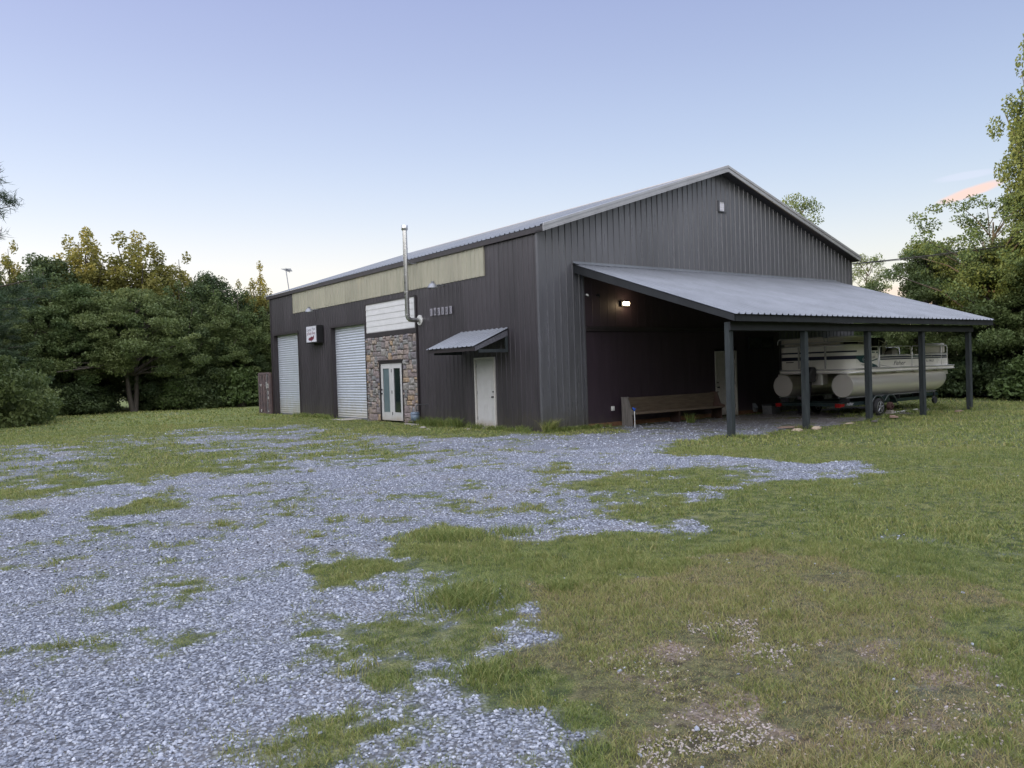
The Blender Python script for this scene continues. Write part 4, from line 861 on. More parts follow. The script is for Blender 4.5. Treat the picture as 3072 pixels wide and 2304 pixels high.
# left edge of the field
tree('oak_tree','oak',-3.3,33.2,7.0,'broad green tree with a pale forked trunk standing out in front of the wood',rz=.6)
tree('oak_tree','oak2',-6.0,34.8,7.3,'lighter green layered tree left of the fork-trunked tree')
tree('tulip_tree','tulip',-5.0,37.6,11.1,'tall tree with golden lit top, left one of the golden pair',fat=1.05)
tree('tulip_tree','tulip',-2.1,37.2,11.0,'tall tree with golden lit top, right and wider one of the golden pair',fat=1.35)
tree('tulip_tree','tulip2',.5,37.0,9.6,'slender gappy tree with lit twigs right of the golden pair',fat=1.3)
tree('tulip_tree','tulip2',-8.6,38.5,9.9,'golden topped tree near the left edge of the photo')
tree('tulip_tree','tulip2',4.7,35.0,8.9,'slender pale tree rising just left of the antenna')
tree('tulip_tree','tulip2',3.6,36.5,7.9,'small golden tree low in the wood beside the slender pale tree')
tree('broadleaf_tree','dark',-6.9,37.5,9.2,'big dark round tree between the leftmost golden top and the golden pair',fat=1.15)
tree('broadleaf_tree','dark2',1.9,35.5,8.3,'dark round topped tree in the gap left of the slender pale tree')
GW = 'trees of the wood behind the field'; LW = 'dark green tree packed in the wood across the field'
for x, y, h, p in ((-10.8,36,8.2,'dark'),(-9.4,34.5,6.2,'dark2'),(-7.6,36.0,6.8,'oak2'),(-4.6,36,7.2,'dark2'),(-2.8,35.6,7.0,'dark'),(-.9,35.2,6.6,'dark2'),(.7,34.6,6.6,'dark'),(2.4,34.3,6.2,'oak2'),(4.0,34.4,6.4,'dark2'),(5.8,34.4,6.6,'dark'),
                   (7.6,35.5,6.6,'dark2'),(-12.5,39,9,'dark'),(-3.6,39.5,8.0,'dark'),(-.3,39.5,7.8,'dark'),(2.8,38.8,7.6,'dark'),(5.8,38.3,7.4,'dark'),(-10,41,8.8,'dark'),(-6,41,8.6,'dark2'),(9.5,37,7,'dark')):
    tree('broadleaf_tree', p, x, y, h, LW, 'tree', GW)
GB = 'undergrowth shrubs along the foot of the wood'; LB = 'dark shrub in the undergrowth at the foot of the wood across the field'
for i in range(15):
    x = -9.0+i*1.25
    if abs(x+3.3) < .9: continue
    y = 33.9+.7*math.sin(i*2.3); tree('shrub', 'bush2', x, y, 1.7+.7*((i*37)%10)/10, LB, 'shrub', GB)
tree('shrub','bush',-11.2,23.6,3.4,'large rounded green bush at the left edge of the photo, nearest the gravel','shrub',fat=.9)
tree('shrub','bush',-10.5,27.5,3.0,'dense green bush just behind the large rounded bush','shrub')
tree('shrub','bush',-9.5,30.5,2.0,'low bush where the left bushes meet the wood','shrub',fat=.8)
tree('pine_tree','pine',-13.0,18.6,12.4,'tall pine whose dark boughs reach in from the left edge','tree',rz=.3,fat=1.25)
tree('pine_tree','pine',-10.6,29.6,6.4,'small pine with spreading boughs above the left bushes','tree',rz=2.3,fat=1.6)
# a leaning white stick near the bushes
s = MB(); s.tube([(0,0,0),(.0,0,.55)], .03, 6); s.tube([(-.5,0,.62),(.9,.3,.85)], .025, 6); o = s.build('field_marker', M['jamb']); o.location = (-7.3,36.0,0); tag(o, 'small pale post and rail at the field corner by the left bushes', 'post')
# right of the building
tree('broadleaf_tree','tall',22.0,-4.15,15.2,'very tall tree at the right edge of the photo',fat=.78)
tree('broadleaf_tree','open',21.2,-2.3,8.1,'open branched feathery tree left of the very tall one',fat=1.0)
tree('oak_tree','oak2',22.0,.6,6.7,'golden lit spreading tree right of the porch roof',fat=.78)
tree('oak_tree','oak2',22.6,3.0,4.5,'lower tree whose top shows over the right end of the porch roof',fat=.9)
GR = 'trees of the wood right of the building'; LR = 'dark green tree packed in the wood right of the building'
for x, y, h, p in ((21.6,-2.9,6.3,'oak2'),(21.9,-5.2,7.4,'oak2'),(22.6,-1.0,6.0,'dark2'),(23,5.0,4.2,'dark'),(23.5,6.4,4.2,'dark2'),(23.5,9.5,4.3,'dark'),(24,13,4.5,'dark2'),(22.6,-3.2,5.8,'dark2'),(24.6,.2,5.4,'dark'),(25,-2.6,7.0,'dark'),(24.6,4.6,4.3,'dark2'),(25.5,-6,9.5,'dark'),(23.0,-8.2,9.0,'dark'),(23.4,-11,10.5,'dark2'),(24,-14,9.5,'dark'),(26,-9.5,11,'dark')):
    tree('broadleaf_tree', p, x, y, h, LR, 'tree', GR)
GS = 'undergrowth shrubs along the right hand wood'; LS = 'dark shrub in the undergrowth of the wood right of the building'
for i in range(15):
    y = 9.5-i*1.3; tree('shrub', 'bush2', 21.3+.4*math.sin(i*1.7)+(max(0,y-2)*.25), y, 1.7+.8*((i*53)%10)/10, LS, 'shrub', GS)
for x, y, h in ((-7.4,35.0,8.2),(-.3,34.3,7.6),(1.4,34.0,7.4),(3.1,34.0,7.0),(5.0,33.4,6.4),(-9.0,33.4,6.8)): tree('slender_tree','slender',x,y,h,'upright mid green tree with feathery plumes in the front rank of the wood','tree','upright trees in the front rank of the wood',fat=1.25)
tree('sapling','sapling',2.6,32.6,2.6,'bright green sapling at the foot of the wood left of the container','shrub')
tree('sapling','sapling',-1.0,32.8,1.9,'small bright green sapling at the foot of the wood right of the fork-trunked tree','shrub')
tree('sapling','sapling',19.4,-4.35,1.75,'bright green young conifer at the right edge in front of the wood','shrub',fat=1.2)
tree('tulip_tree','thin',32.4,13.9,12.4,'thin crowned tree whose top shows above the right roof slope',fat=.75)
tree('tulip_tree','thin',29.6,7.6,7.6,'thin tree showing beside the right wall corner above the porch roof',fat=.8)
# woods on the other sides of the clearing (outside the picture): they shade it from the low sun
V = []; LV = []
g = np.random.default_rng(3)
def belt(p0, p1, h, n, depth=5, up=0):
    for i in range(n):
        t = g.random(); x = p0[0]+(p1[0]-p0[0])*t+g.normal()*depth*.4; y = p0[1]+(p1[1]-p0[1])*t+g.normal()*depth*.4
        hh = h*(.84+.16*math.sin(x*.9+y*.7))*(1 if g.random() < .8 else .9); z = hh*g.random()**.7
        cl = [((x,y,z),(1.1,1.1,.8))]; v, l = leaves(cl, 62, .42, g, .3); V.append(v); LV.append(l)
belt((-46,-30),(-46,60),13.9,3600,5); belt((-46,-34),(30,-48),12,2000,6); belt((30,-48),(34,-16),11,700,6); belt((-44,58),(-14,46),10,600,5)
me = raw_mesh('forest', np.concatenate(V), 4, LM['dark'], np.concatenate(LV)); o = bpy.data.objects.new('forest', me); C.objects.link(o)
tag(o, 'far wood closing the other sides of the clearing', 'wood', kind='stuff')
# gravel, dry-grass and pebble zones of the yard, world metres
GP=[
 (0.84,[(-14.4,-2.4),(-12.5,-2.1),(-11.9,-2.4),(-11.2,-2.6),(-10.6,-2.4),(-9.9,-2.0),(-9.3,-2.1),(-8.2,-3.1),(-7.5,-1.9),(-6.7,-2.2),(-6.1,-2.9),(-5.1,-3.0),(-3.0,-1.6),(-0.8,0.3),(-0.6,-1.3),(-0.1,-1.6),(1.3,-1.1),(2.8,-1.2),(4.0,-2.6),(0.1,-4.9),(-1.9,-6.0),(-1.8,-6.9),(-1.5,-7.6),(-1.7,-8.3),(-1.4,-9.2),(-0.7,-9.4),(-1.1,-10.1),(-1.6,-10.4),(-1.7,-11.0),(-2.5,-10.4),(-3.4,-10.1),(-3.8,-9.8),(-4.3,-10.0),(-5.2,-10.3),(-5.8,-10.2),(-6.1,-10.2),(-6.6,-10.3),(-6.6,-10.1),(-7.2,-10.4),(-7.6,-11.0),(-8.2,-10.8),(-8.6,-10.8),(-8.7,-10.3),(-8.8,-9.9),(-8.7,-9.0),(-9.3,-9.2),(-9.8,-9.9),(-9.8,-10.4),(-10.0,-10.7),(-10.9,-11.1),(-11.1,-11.4),(-11.4,-11.5),(-11.6,-11.9),(-11.7,-12.3),(-11.9,-12.6),(-11.9,-12.9),(-12.2,-13.0),(-12.4,-13.1),(-12.4,-13.3),(-12.2,-13.6),(-12.6,-14.4),(-13.9,-13.3)]),
 (0.42,[(-10.9,-11.1),(-9.8,-10.6),(-9.9,-11.4),(-10.2,-12.4),(-10.4,-12.6),(-10.4,-12.8),(-10.6,-13.0),(-10.8,-13.5),(-10.9,-13.9),(-10.8,-14.1),(-11.2,-14.2),(-11.8,-14.9),(-12.5,-14.3),(-12.4,-13.1),(-12.2,-13.0),(-11.9,-12.6),(-11.6,-11.8)]),
 (0.8,[(-11.0,-11.4),(-10.2,-11.5),(-10.0,-11.6),(-10.3,-12.2),(-10.7,-12.3),(-11.2,-11.9)]),
 (0.85,[(-11.0,-13.4),(-10.8,-13.5),(-10.9,-13.9),(-10.9,-14.1),(-11.1,-14.0),(-11.2,-14.1),(-11.8,-14.9),(-12.1,-14.7),(-11.2,-13.4)]),
 (0.8,[(-10.5,-12.7),(-10.3,-12.8),(-10.5,-12.9),(-10.7,-12.9)]),
 (0.3,[(-14.2,-0.9),(-15.0,18.9),(-11.6,9.8),(-10.7,10.3),(-8.6,12.1),(-6.8,12.3),(-4.3,12.6),(-2.5,10.5),(-2.7,4.1),(-2.8,0.8),(-1.7,-0.2),(-3.0,-1.6),(-5.1,-3.0),(-6.1,-2.9),(-6.7,-2.2),(-7.5,-1.9),(-8.2,-3.1),(-9.3,-2.1),(-9.9,-2.0),(-11.2,-2.6),(-12.5,-2.1)]),
 (0.5,[(-12.4,4.7),(-11.0,10.7),(-9.9,7.9),(-10.5,2.2),(-11.1,-0.0),(-12.2,1.9)]),
 (0.5,[(-7.6,7.7),(-4.7,9.1),(-2.8,7.8),(-3.7,4.2),(-6.6,-0.8),(-7.8,1.6)]),
 (0.8,[(-3.3,4.3),(-2.9,0.6),(-1.8,-0.3),(-3.8,-3.0),(-4.9,-2.7),(-4.3,0.4)]),
 (0.12,[(-10.4,2.8),(-8.6,4.5),(-8.4,-0.5),(-9.2,-1.7),(-10.2,-1.0),(-10.8,0.2)]),
 (0.13,[(-6.1,-8.0),(-4.5,-7.1),(-3.5,-7.8),(-2.4,-8.1),(-3.1,-9.2),(-4.4,-9.9),(-5.3,-9.6),(-6.2,-10.0),(-6.6,-9.0)]),
 (0.6,[(-8.7,-6.0),(-6.9,-6.7),(-7.7,-9.0),(-8.3,-9.8),(-9.2,-9.1)]),
 (0.62,[(-3.6,-4.1),(-2.4,-5.6),(-4.4,-7.6),(-6.0,-7.8),(-6.0,-6.6)]),
 (0.72,[(-7.2,-8.3),(-6.8,-8.8),(-7.5,-9.7),(-7.9,-9.3)]),
 (0.25,[(-11.7,-5.4),(-10.8,-4.3),(-10.7,-5.6),(-11.4,-5.8)]),
 (0.2,[(-11.3,-6.1),(-11.2,-7.1),(-11.3,-7.4),(-11.4,-7.0)]),
 (0.58,[(-11.5,-8.1),(-11.0,-8.3),(-11.7,-10.7),(-11.9,-10.9),(-11.8,-9.8)]),
 (0.72,[(-11.6,-10.8),(-11.3,-11.2),(-11.6,-11.9),(-11.8,-11.4)]),
 (0.08,[(-11.1,-10.2),(-10.5,-10.2),(-10.0,-10.2),(-9.9,-10.5),(-10.0,-10.7),(-10.7,-10.7),(-11.1,-10.8)]),
 (0.05,[(-11.3,-12.2),(-10.8,-12.4),(-11.0,-12.8),(-11.3,-12.8),(-11.4,-12.5)]),
 (0.2,[(-11.9,-12.9),(-11.7,-13.0),(-11.9,-13.5),(-12.2,-13.5)]),
 (0.3,[(-12.2,-13.0),(-12.2,-13.1),(-12.3,-13.3),(-12.4,-13.2)]),
 (0.25,[(-12.4,-13.2),(-12.2,-13.1),(-12.2,-13.2),(-12.4,-13.3)]),
 (0.2,[(-12.7,-4.3),(-12.3,-4.8),(-12.3,-5.3),(-12.7,-4.9)]),
 (0.25,[(-12.3,-11.3),(-12.0,-11.2),(-12.1,-11.4),(-12.3,-11.3)]),
 (0.55,[(-7.6,-11.1),(-7.1,-10.8),(-6.8,-11.2),(-7.4,-11.7)]),
]
DRY=[
 [(-9.8,-11.9),(-8.6,-12.2),(-7.7,-12.7),(-7.5,-13.6),(-7.5,-14.7),(-10.5,-15.8),(-11.7,-14.8),(-10.8,-14.1),(-10.7,-13.2)],
]
PEB=[
 [(-10.3,-13.6),(-9.8,-13.8),(-10.4,-14.4),(-10.6,-14.9),(-10.8,-14.8),(-10.7,-14.1)],
 [(-9.2,-13.4),(-9.1,-13.9),(-9.5,-13.9)],
 [(-9.2,-14.2),(-8.5,-14.9),(-9.5,-15.4),(-9.7,-14.9)],
 [(-10.3,-14.7),(-9.6,-15.4),(-10.6,-15.8),(-11.2,-15.3)],
]
# ------------------------------------------------------------------ ground: one sheet, gravel and grass zones as an attribute
def inpoly(px, py, poly):
    ins = np.zeros(px.shape, bool); n = len(poly); j = n-1
    for i in range(n):
        xi, yi = poly[i]; xj, yj = poly[j]
        c = ((yi > py) != (yj > py)) & (px < (xj-xi)*(py-yi)/(yj-yi+1e-12)+xi); ins ^= c; j = i
    return ins
def vnoise(x, y, seed):
    xi = np.floor(x).astype(np.int64); yi = np.floor(y).astype(np.int64); fx = x-xi; fy = y-yi; fx = fx*fx*(3-2*fx); fy = fy*fy*(3-2*fy)
    def h(a, b): q = (a*374761393 + b*668265263 + seed*2147483647) & 0xffffffff; q = ((q ^ (q >> 13))*1274126177) & 0xffffffff; return ((q ^ (q >> 16)) & 0xffff)/65535.
    return (h(xi,yi)*(1-fx)+h(xi+1,yi)*fx)*(1-fy)+(h(xi,yi+1)*(1-fx)+h(xi+1,yi+1)*fx)*fy
def fbm(x, y, s, sc_, oc=4):
    o = 0; a = .5; t = 0
    for k in range(oc): o = o+a*vnoise(x*sc_*2**k, y*sc_*2**k, s+k*17); t += a; a *= .55
    return np.clip((o/t-.5)*1.9+.5, 0, 1)
def density0(x, y):
    wx = x+(fbm(x,y,5,1.1)-.5)*.5; wy = y+(fbm(x,y,9,1.1)-.5)*.5
    d = np.full(x.shape, -.2)
    d[inpoly(wx,wy,[(-30,-.5),(-14.2,-1.6),(-13.8,-8),(-13.2,-13),(-11.9,-15),(-11.9,-26),(-30,-26)])] = .96
    for v, p in GP: d[inpoly(wx,wy,p)] = v
    porch = (x > 1.7)&(x < 13.6)&(y > -5.0+.3*np.sin(x*2))&(y < -.15); d[porch & (x < 8.4)] = .78; d[porch & (x >= 8.4) & (y > -4.4)] = .7
    d[(x > -.55+.3*np.sin(y*1.3))&(x < 1.6)&(y > -.35)] = -.05; d[(x > -.9)&(x <= 0)&(y > 1.5)&(y < 8)] = -.05
    return d
_gx = np.arange(-32,24,.1); _gy = np.arange(-28,26,.1); DG = density0(*np.meshgrid(_gx,_gy,indexing='ij'))
def _blur(a, sg):
    k = np.exp(-.5*(np.arange(-9,10)/sg)**2); k /= k.sum()
    for ax in (0,1): a = sum(w_*np.roll(a, i_-9, ax) for i_, w_ in enumerate(k))
    return a
_f = np.clip((np.hypot(*[q-c for q, c in zip(np.meshgrid(_gx,_gy,indexing='ij'), (-13.5,-17))])-7)/9, 0, 1)   # the old drive edge is crisper at the road end
DG = _blur(DG,1.0)*(1-_f)+_blur(DG,3.0)*_f
def density(x, y):
    u = np.clip((x+32)/.1, 0, len(_gx)-2.001); v = np.clip((y+28)/.1, 0, len(_gy)-2.001); i = u.astype(int); j = v.astype(int); fu = u-i; fv = v-j
    d = (DG[i,j]*(1-fu)+DG[i+1,j]*fu)*(1-fv)+(DG[i,j+1]*(1-fu)+DG[i+1,j+1]*fu)*fv
    return np.where((x < -31.5)|(x > 23)|(y < -27.5)|(y > 25), -.05, d)
def cover(x, y):
    n = .24*fbm(x,y,31,.8,4)+.48*fbm(x,y,77,2.1,3)+.28*fbm(x,y,78,9,2); d = density(x,y)
    return 1/(1+np.exp(-(d-.5-(n-.5)*1.45)*11))
def dryness(x, y):
    d = np.zeros(x.shape)
    for p in DRY: d[inpoly(x+(fbm(x,y,3,1)-.5)*1.2,y+(fbm(x,y,4,1)-.5)*1.2,p)] = 1
    q = np.zeros(x.shape)
    for p in PEB: q[inpoly(x+(fbm(x,y,6,2)-.5)*.8,y+(fbm(x,y,8,2)-.5)*.8,p)] = 1
    return d, q
fx = np.concatenate([[-600,-300,-150,-80,-50,-36,-28],np.arange(-24,-15.01,.25),np.arange(-15,-5,.07),np.arange(-5,6,.12),np.arange(6,22,.25),[23,26,32,45,70,120,300,600]])
fy = np.concatenate([[-600,-300,-120,-60,-40,-30],np.arange(-24,-15,.25),np.arange(-15,-7,.07),np.arange(-7,1,.12),np.arange(1,22,.2),np.arange(22,40,.6),[42,50,70,120,300,600]])
GX, GY = np.meshgrid(fx, fy, indexing='ij'); nx, ny = GX.shape
CV = cover(GX, GY); DR, PB = dryness(GX, GY)
GZ = (fbm(GX,GY,51,.35,3)-.5)*.05*((np.abs(GX) < 24)&(np.abs(GY) < 40)); GZ = GZ*(1-CV*.5)
near = (GX > -.6)&(GX < 16)&(GY > -6)&(GY < 21); GZ[near] *= .2
far_ = (GX > -60)&(GX < 60)
me = bpy.data.meshes.new('ground'); co = np.stack([GX,GY,GZ],-1).reshape(-1,3)
me.vertices.add(nx*ny); me.vertices.foreach_set('co', co.reshape(-1).astype(np.float32))
ii, jj = np.meshgrid(np.arange(nx-1), np.arange(ny-1), indexing='ij'); q = np.stack([ii*ny+jj,(ii+1)*ny+jj,(ii+1)*ny+jj+1,ii*ny+jj+1],-1).reshape(-1,4); nf = len(q)
me.loops.add(nf*4); me.loops.foreach_set('vertex_index', q.reshape(-1).astype(np.int32)); me.polygons.add(nf); me.polygons.foreach_set('loop_start', np.arange(0,nf*4,4,dtype=np.int32)); me.polygons.foreach_set('loop_total', np.full(nf,4,dtype=np.int32)); me.polygons.foreach_set('use_smooth', np.ones(nf,bool))
me.update(calc_edges=True)
for nm, a in (('gravel',CV),('dry',DR*.8+.2*PB),('pebble',PB)):
    at = me.attributes.new(nm,'FLOAT','POINT'); at.data.foreach_set('value', a.reshape(-1).astype(np.float32))
gm = bpy.data.materials.new('ground'); gm.use_nodes = True; t = gm.node_tree; b = t.nodes['Principled BSDF']; b.inputs['Roughness'].default_value = .9; b.inputs['Specular IOR Level'].default_value = .2
def nd(ty, **k):
    n = t.nodes.new(ty)
    for a_, b_ in k.items(): setattr(n, a_, b_)
    return n
L_ = t.links.new; tc = nd('ShaderNodeTexCoord')
def noise(scale, det=4, out=0): n = nd('ShaderNodeTexNoise'); n.inputs['Scale'].default_value = scale; n.inputs['Detail'].default_value = det; L_(tc.outputs['Object'], n.inputs[0]); return n.outputs[out]
def mrange(v, a, b_, c=0, d=1): n = nd('ShaderNodeMapRange'); L_(v, n.inputs[0]); n.inputs[1].default_value = a; n.inputs[2].default_value = b_; n.inputs[3].default_value = c; n.inputs[4].default_value = d; return n.outputs[0]
def mix(f, a, b_):
    n = nd('ShaderNodeMix', data_type='RGBA')
    if isinstance(f, float): n.inputs[0].default_value = f
    else: L_(f, n.inputs[0])
    for i, c in ((6,a),(7,b_)):
        if isinstance(c, tuple): n.inputs[i].default_value = (*c,1)
        else: L_(c, n.inputs[i])
    return n.outputs[2]
def attr(nm): n = nd('ShaderNodeAttribute'); n.attribute_name = nm; return n.outputs['Fac']
grass = mix(mrange(noise(.5,6),.35,.65), (.145,.17,.052), (.185,.19,.068)); grass = mix(mrange(noise(7,8),.42,.62), grass, (.040,.058,.020))
dry = mix(mrange(noise(3,6),.35,.65), (.16,.14,.075), (.125,.13,.055)); dry = mix(mrange(noise(16,7),.42,.62), dry, (.050,.040,.026)); spy = nd('ShaderNodeSeparateXYZ'); L_(tc.outputs['Object'], spy.inputs[0]); grass = mix(mrange(spy.outputs[1], 10, 17, 0, .75), grass, mix(mrange(noise(3,6),.35,.65), (.20,.235,.066), (.15,.185,.052))); g1 = mix(attr('dry'), grass, dry); pk = nd('ShaderNodeMath', operation='MULTIPLY'); L_(attr('pebble'), pk.inputs[0]); L_(mrange(noise(2.4,5),.46,.6), pk.inputs[1]); g1 = mix(mrange(noise(75,4),.42,.62,0,.7), g1, (.045,.045,.022)); g1 = mix(pk.outputs[0], g1, mix(mrange(noise(40,3),.4,.6), (.10,.072,.055), (.24,.19,.155)))
vo = nd('ShaderNodeTexVoronoi'); vo.inputs['Scale'].default_value = 42; L_(tc.outputs['Object'], vo.inputs['Vector'])
vs_ = nd('ShaderNodeSeparateColor'); L_(vo.outputs['Color'], vs_.inputs[0])
gr = mix(vs_.outputs[0], (.165,.185,.225), (.39,.41,.45)); gr = mix(mrange(vo.outputs['Distance'],.3,.65), gr, (.09,.095,.11)); gr = mix(mrange(noise(.8,5),.5,.75,0,.45), gr, (.24,.215,.19))
# the porch floor is dirtier, brown-grey pebbles
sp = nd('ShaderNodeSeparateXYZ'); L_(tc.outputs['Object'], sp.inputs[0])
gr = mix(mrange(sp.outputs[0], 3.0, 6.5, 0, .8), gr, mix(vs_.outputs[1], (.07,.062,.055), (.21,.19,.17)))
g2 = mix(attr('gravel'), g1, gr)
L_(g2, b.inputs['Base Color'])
bp = nd('ShaderNodeBump'); bp.inputs['Strength'].default_value = .9; bp.inputs['Distance'].default_value = .02; hh = nd('ShaderNodeMath', operation='MULTIPLY'); L_(vo.outputs['Distance'], hh.inputs[0]); L_(attr('gravel'), hh.inputs[1]); h2 = nd('ShaderNodeMath', operation='SUBTRACT'); L_(noise(45,6), h2.inputs[0]); L_(hh.outputs[0], h2.inputs[1]); L_(h2.outputs[0], bp.inputs['Height']); L_(bp.outputs[0], b.inputs['Normal'])
me.materials.append(gm); o = bpy.data.objects.new('ground', me); C.objects.link(o); tag(o, kind='structure')
def gz(x, y): 
    z = (fbm(x,y,51,.35,3)-.5)*.05; z = z*(1-cover(x,y)*.5); nr = (x > -.6)&(x < 16)&(y > -6)&(y < 21); return np.where(nr, z*.2, z)
# points in front of the camera, density falling with distance
def scatter(n, dmin, dmax, pw, seed, half=41):
    g = np.random.default_rng(seed); u = g.random(n); d = (dmin**pw + u*(dmax**pw-dmin**pw))**(1/pw); a = YAW+np.radians(g.uniform(-half,half,n))
    return CAM.x+np.sin(a)*d, CAM.y+np.cos(a)*d, d, g
def clear(x, y): return ~((x > -.04)&(x < 15.1)&(y > -.05)&(y < 20.1))
# gravel stones
Vt = []; col = []
ico = []
phi = (1+5**.5)/2; iv = np.array([(-1,phi,0),(1,phi,0),(-1,-phi,0),(1,-phi,0),(0,-1,phi),(0,1,phi),(0,-1,-phi),(0,1,-phi),(phi,0,-1),(phi,0,1),(-phi,0,-1),(-phi,0,1)])/1.9
iff = np.array([(0,11,5),(0,5,1),(0,1,7),(0,7,10),(0,10,11),(1,5,9),(5,11,4),(11,10,2),(10,7,6),(7,1,8),(3,9,4),(3,4,2),(3,2,6),(3,6,8),(3,8,9),(4,9,5),(2,4,11),(6,2,10),(8,6,7),(9,8,1)])
ocv = np.array([(1,0,0),(0,1,0),(-1,0,0),(0,-1,0),(0,0,1)],float); off_ = np.array([(0,1,4),(1,2,4),(2,3,4),(3,0,4)])
def stones_(n, dmin, dmax, pw, seed, size, base_v, base_f, thr=.35, half=41, only=False):
    x, y, d, g = scatter(n, dmin, dmax, pw, seed, half); c = cover(x,y); dr, pb = dryness(x,y)
    dirt = ((pb > 0)&(c < .5)&(g.random(len(x)) < np.clip((fbm(x,y,15,2.2,3)-.33)*1.8,.10,.8))); keep = (((c > thr)&(g.random(len(x)) < c)) | dirt | (g.random(len(x)) < .003)) & clear(x,y)
    if only: keep = dirt & clear(x,y)
    keep = keep; x, y, d, dirt = x[keep], y[keep], d[keep], dirt[keep]; n = len(x)
    s = size*(.45+.85*g.random(n)**1.6)*np.where(dirt,.7,1); sc3 = np.stack([s*(.8+.5*g.random(n)), s*(.55+.35*g.random(n)), s*(.38+.3*g.random(n))],-1)
    v = base_v[None]*sc3[:,None]*(1+.30*(g.random((n,len(base_v),1))-.5)); ang = g.random(n)*6.283; tl = g.normal(size=n)*.35
    ct, st = np.cos(tl)[:,None], np.sin(tl)[:,None]; v = np.stack([v[:,:,0]*ct-v[:,:,2]*st, v[:,:,1], v[:,:,0]*st+v[:,:,2]*ct],-1)
    ca, sa = np.cos(ang)[:,None], np.sin(ang)[:,None]; v = np.stack([v[:,:,0]*ca-v[:,:,1]*sa, v[:,:,0]*sa+v[:,:,1]*ca, v[:,:,2]],-1)
    v[:,:,0] += x[:,None]; v[:,:,1] += y[:,None]; v[:,:,2] += (gz(x,y)+s*.22)[:,None]
    f = v[:,base_f]; Vt.append(f.reshape(-1,3,3)); val = g.random(n)*.8+.0+np.where(dirt,1.2,0); col.append(np.repeat(val, len(base_f)))
stones_(84000, 2.6, 8, 1.3, 1, .0120, iv, iff)
stones_(130000, 2.6, 11, 1.4, 9, .012, ocv, off_, only=True)
stones_(90000, 8, 17, 1.4, 2, .017, ocv, off_)
stones_(26000, 17, 32, 1.5, 4, .028, ocv, off_)
lv = np.concatenate(col); me = raw_mesh('gravel', np.concatenate(Vt), 3, M['mortar'], lv)
sm = bpy.data.materials.new('gravel stones'); sm.use_nodes = True; t = sm.node_tree; b = t.nodes['Principled BSDF']; b.inputs['Roughness'].default_value = .75
tc = nd('ShaderNodeTexCoord'); L_ = t.links.new
rp = nd('ShaderNodeValToRGB'); L_(mrange(attr('lv'),0,2), rp.inputs[0]); e = rp.color_ramp; e.elements[0].color = (.115,.125,.15,1); e.elements[1].position = 1; e.elements[1].color = (.40,.34,.29,1)
for p_, c_ in ((.12,(.225,.245,.29)),(.28,(.335,.36,.41)),(.40,(.51,.53,.56)),(.60,(.40,.33,.28))): q_ = e.elements.new(p_); q_.color = (*c_,1)
sp = nd('ShaderNodeSeparateXYZ'); L_(tc.outputs['Object'], sp.inputs[0])
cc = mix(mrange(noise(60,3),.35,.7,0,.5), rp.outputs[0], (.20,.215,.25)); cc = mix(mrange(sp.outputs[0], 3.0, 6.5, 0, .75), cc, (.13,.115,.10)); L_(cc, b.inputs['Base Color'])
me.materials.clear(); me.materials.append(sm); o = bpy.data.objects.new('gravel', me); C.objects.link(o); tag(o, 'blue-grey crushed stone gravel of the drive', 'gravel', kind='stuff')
# grass blades
Bt = []; bc = []
def blades(x, y, h, wd, g, lean=.5, tint=0):
    n = len(x); a = g.random(n)*6.283; ln = g.normal(size=(n,2))*lean*h[:,None]; z = gz(x,y)-.004
    dx, dy = np.cos(a)*wd*.5, np.sin(a)*wd*.5
    p0 = np.stack([x-dx,y-dy,z],-1); p1 = np.stack([x+dx,y+dy,z],-1); m0 = np.stack([x+ln[:,0]*.4+dx*.7,y+ln[:,1]*.4+dy*.7,z+h*.62],-1); m1 = np.stack([x+ln[:,0]*.4-dx*.7,y+ln[:,1]*.4-dy*.7,z+h*.62],-1); tp = np.stack([x+ln[:,0]*1.1,y+ln[:,1]*1.1,z+h],-1)
    Bt.append(np.stack([p0,p1,m0],1)); Bt.append(np.stack([p0,m0,m1],1)); Bt.append(np.stack([m1,m0,tp],1)); bc.extend([tint]*3)
def turf(n, dmin, dmax, pw, seed, h0, wd, half=41, loose=.02):
    x, y, d, g = scatter(n, dmin, dmax, pw, seed, half); c = cover(x,y); dr, pb = dryness(x,y); tuft = fbm(x,y,61,3.0,3); big = fbm(x,y,67,.8,3)
    keep = ((g.random(len(x)) < (1-c)**1.5*np.where(dr > 0, .75+.5*tuft, 1)*np.where(pb > 0, np.where(fbm(x,y,15,2.2,3) > .52,.45,1.), 1)) | (g.random(len(x)) < loose*.3)) & clear(x,y) & ~((x > 1.6)&(x < 8.4)&(y > -4.9))
    x, y, c, dr, tuft, big = x[keep], y[keep], c[keep], dr[keep], tuft[keep], big[keep]; n = len(x)
    h = h0*(.4+.9*tuft)*(.6+.8*g.random(n))*np.where(dr > 0,.75,1)*(1-.4*c)*(.7+.6*big)
    t_ = np.clip(.08+.55*g.random(n)**1.5+.50*dr*(g.random(n)*1.1+.25)*(1.35-tuft) + .25*(big-.5) + .2*(g.random(n) < .08), 0, 1)
    blades(x, y, h, wd*(.7+.6*g.random(n)), g, .55, t_)
turf(360000, 2.6, 8, 1.5, 21, .034, .0042)
turf(300000, 8, 17, 1.5, 22, .034, .0085)
turf(150000, 17, 34, 1.6, 23, .05, .02)
turf(60000, 34, 62, 1.6, 24, .07, .05)
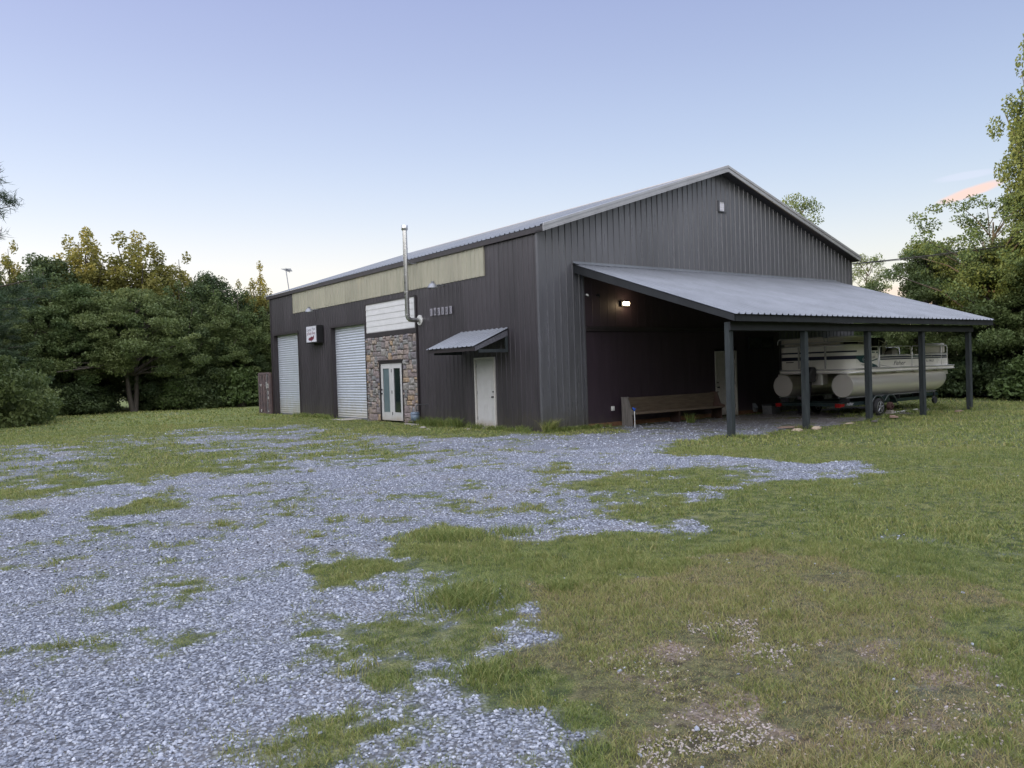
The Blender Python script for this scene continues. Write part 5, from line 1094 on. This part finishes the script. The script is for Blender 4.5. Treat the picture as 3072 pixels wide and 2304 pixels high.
# taller tufts in the gravel and along walls and posts
g = np.random.default_rng(77)
def clump(cx, cy, r_, n, h, wd=.006, tint=.25):
    x = cx+g.normal(size=n)*r_*.45; y = cy+g.normal(size=n)*r_*.45; k = clear(x,y); x, y = x[k], y[k]; n = len(x)
    blades(x, y, h*(.4+.8*g.random(n)), np.full(n, wd), g, .6, np.clip(tint+.2*g.normal(size=n),0,1))
for cx, cy, r_, n, h in ((-10.35,-11.95,.34,1500,.13),(-10.1,-11.8,.2,500,.12),(-9.2,-9.9,.35,800,.10),(-8.6,-10.2,.3,600,.09),(-11.0,-13.2,.25,500,.07),(-9.6,-12.2,.16,300,.09)): clump(cx,cy,r_,n,h)
for i in range(70): y = .3+g.random()*6.4; clump(-.15-.12*g.random(), y, .14, 34, .10+.16*g.random()*(1 if y > 3.2 else .6), .014, .15)
for i in range(26): clump(-.2-.2*g.random(), 3.7+g.random()*2.2, .16, 34, .30, .016, .12)
for i in range(30): clump(-.2-.15*g.random(), 13+g.random()*4, .2, 34, .18, .02, .2)
for i in range(44): clump(g.random()*2.2, -.18-.1*g.random(), .12, 34, .13, .012, .15)
for i in range(14): clump(-.05+g.random()*.35, -.12, .1, 30, .35, .012, .35)
for i in range(5):
    for k in range(4): clump(1.38+i*2.893+g.normal()*.1, -5.2+g.normal()*.1, .12, 34, .13, .012, .25)
for i in range(40): clump(8.5+g.random()*6.5, -4.6+g.random()*2.4, .2, 40, .12, .02, .15)
clump(4.6,-1.1,.12,70,.28,.02,.1)
for i in range(260):
    d_ = g.uniform(4,16)**1; a_ = YAW+R(1)*g.uniform(-38,38); cx, cy = CAM.x+math.sin(a_)*d_, CAM.y+math.cos(a_)*d_
    c_ = float(cover(np.array([cx]),np.array([cy]))[0])
    if g.random() < .9 and c_ < .8 or g.random() < .06: clump(cx, cy, .07+.05*g.random(), 46, .06+.04*g.random(), .0055, .42)
V = np.concatenate(Bt); lv = np.concatenate([np.asarray(q) for q in bc])
me = raw_mesh('grass', V, 3, M['mortar'], lv)
bm_ = bpy.data.materials.new('grass blades'); bm_.use_nodes = True; t = bm_.node_tree; b = t.nodes['Principled BSDF']; b.inputs['Roughness'].default_value = .6; b.inputs['Specular IOR Level'].default_value = .3; L_ = t.links.new
rp = nd('ShaderNodeValToRGB'); L_(attr('lv'), rp.inputs[0]); e = rp.color_ramp; e.elements[0].color = (.115,.165,.042,1); e.elements[1].position = 1; e.elements[1].color = (.36,.28,.16,1)
for p_, c_ in ((.3,(.20,.24,.064)),(.55,(.31,.305,.105)),(.78,(.33,.29,.125))): q_ = e.elements.new(p_); q_.color = (*c_,1)
L_(rp.outputs[0], b.inputs['Base Color']); tl = nd('ShaderNodeBsdfTranslucent'); L_(rp.outputs[0], tl.inputs[0]); ms = nd('ShaderNodeMixShader'); ms.inputs[0].default_value = .25; L_(b.outputs[0], ms.inputs[1]); L_(tl.outputs[0], ms.inputs[2]); L_(ms.outputs[0], t.nodes['Material Output'].inputs[0])
me.materials.clear(); me.materials.append(bm_); o = bpy.data.objects.new('grass', me); C.objects.link(o); tag(o, 'short patchy lawn grass, greener right and dry brown in front', 'grass', kind='stuff')
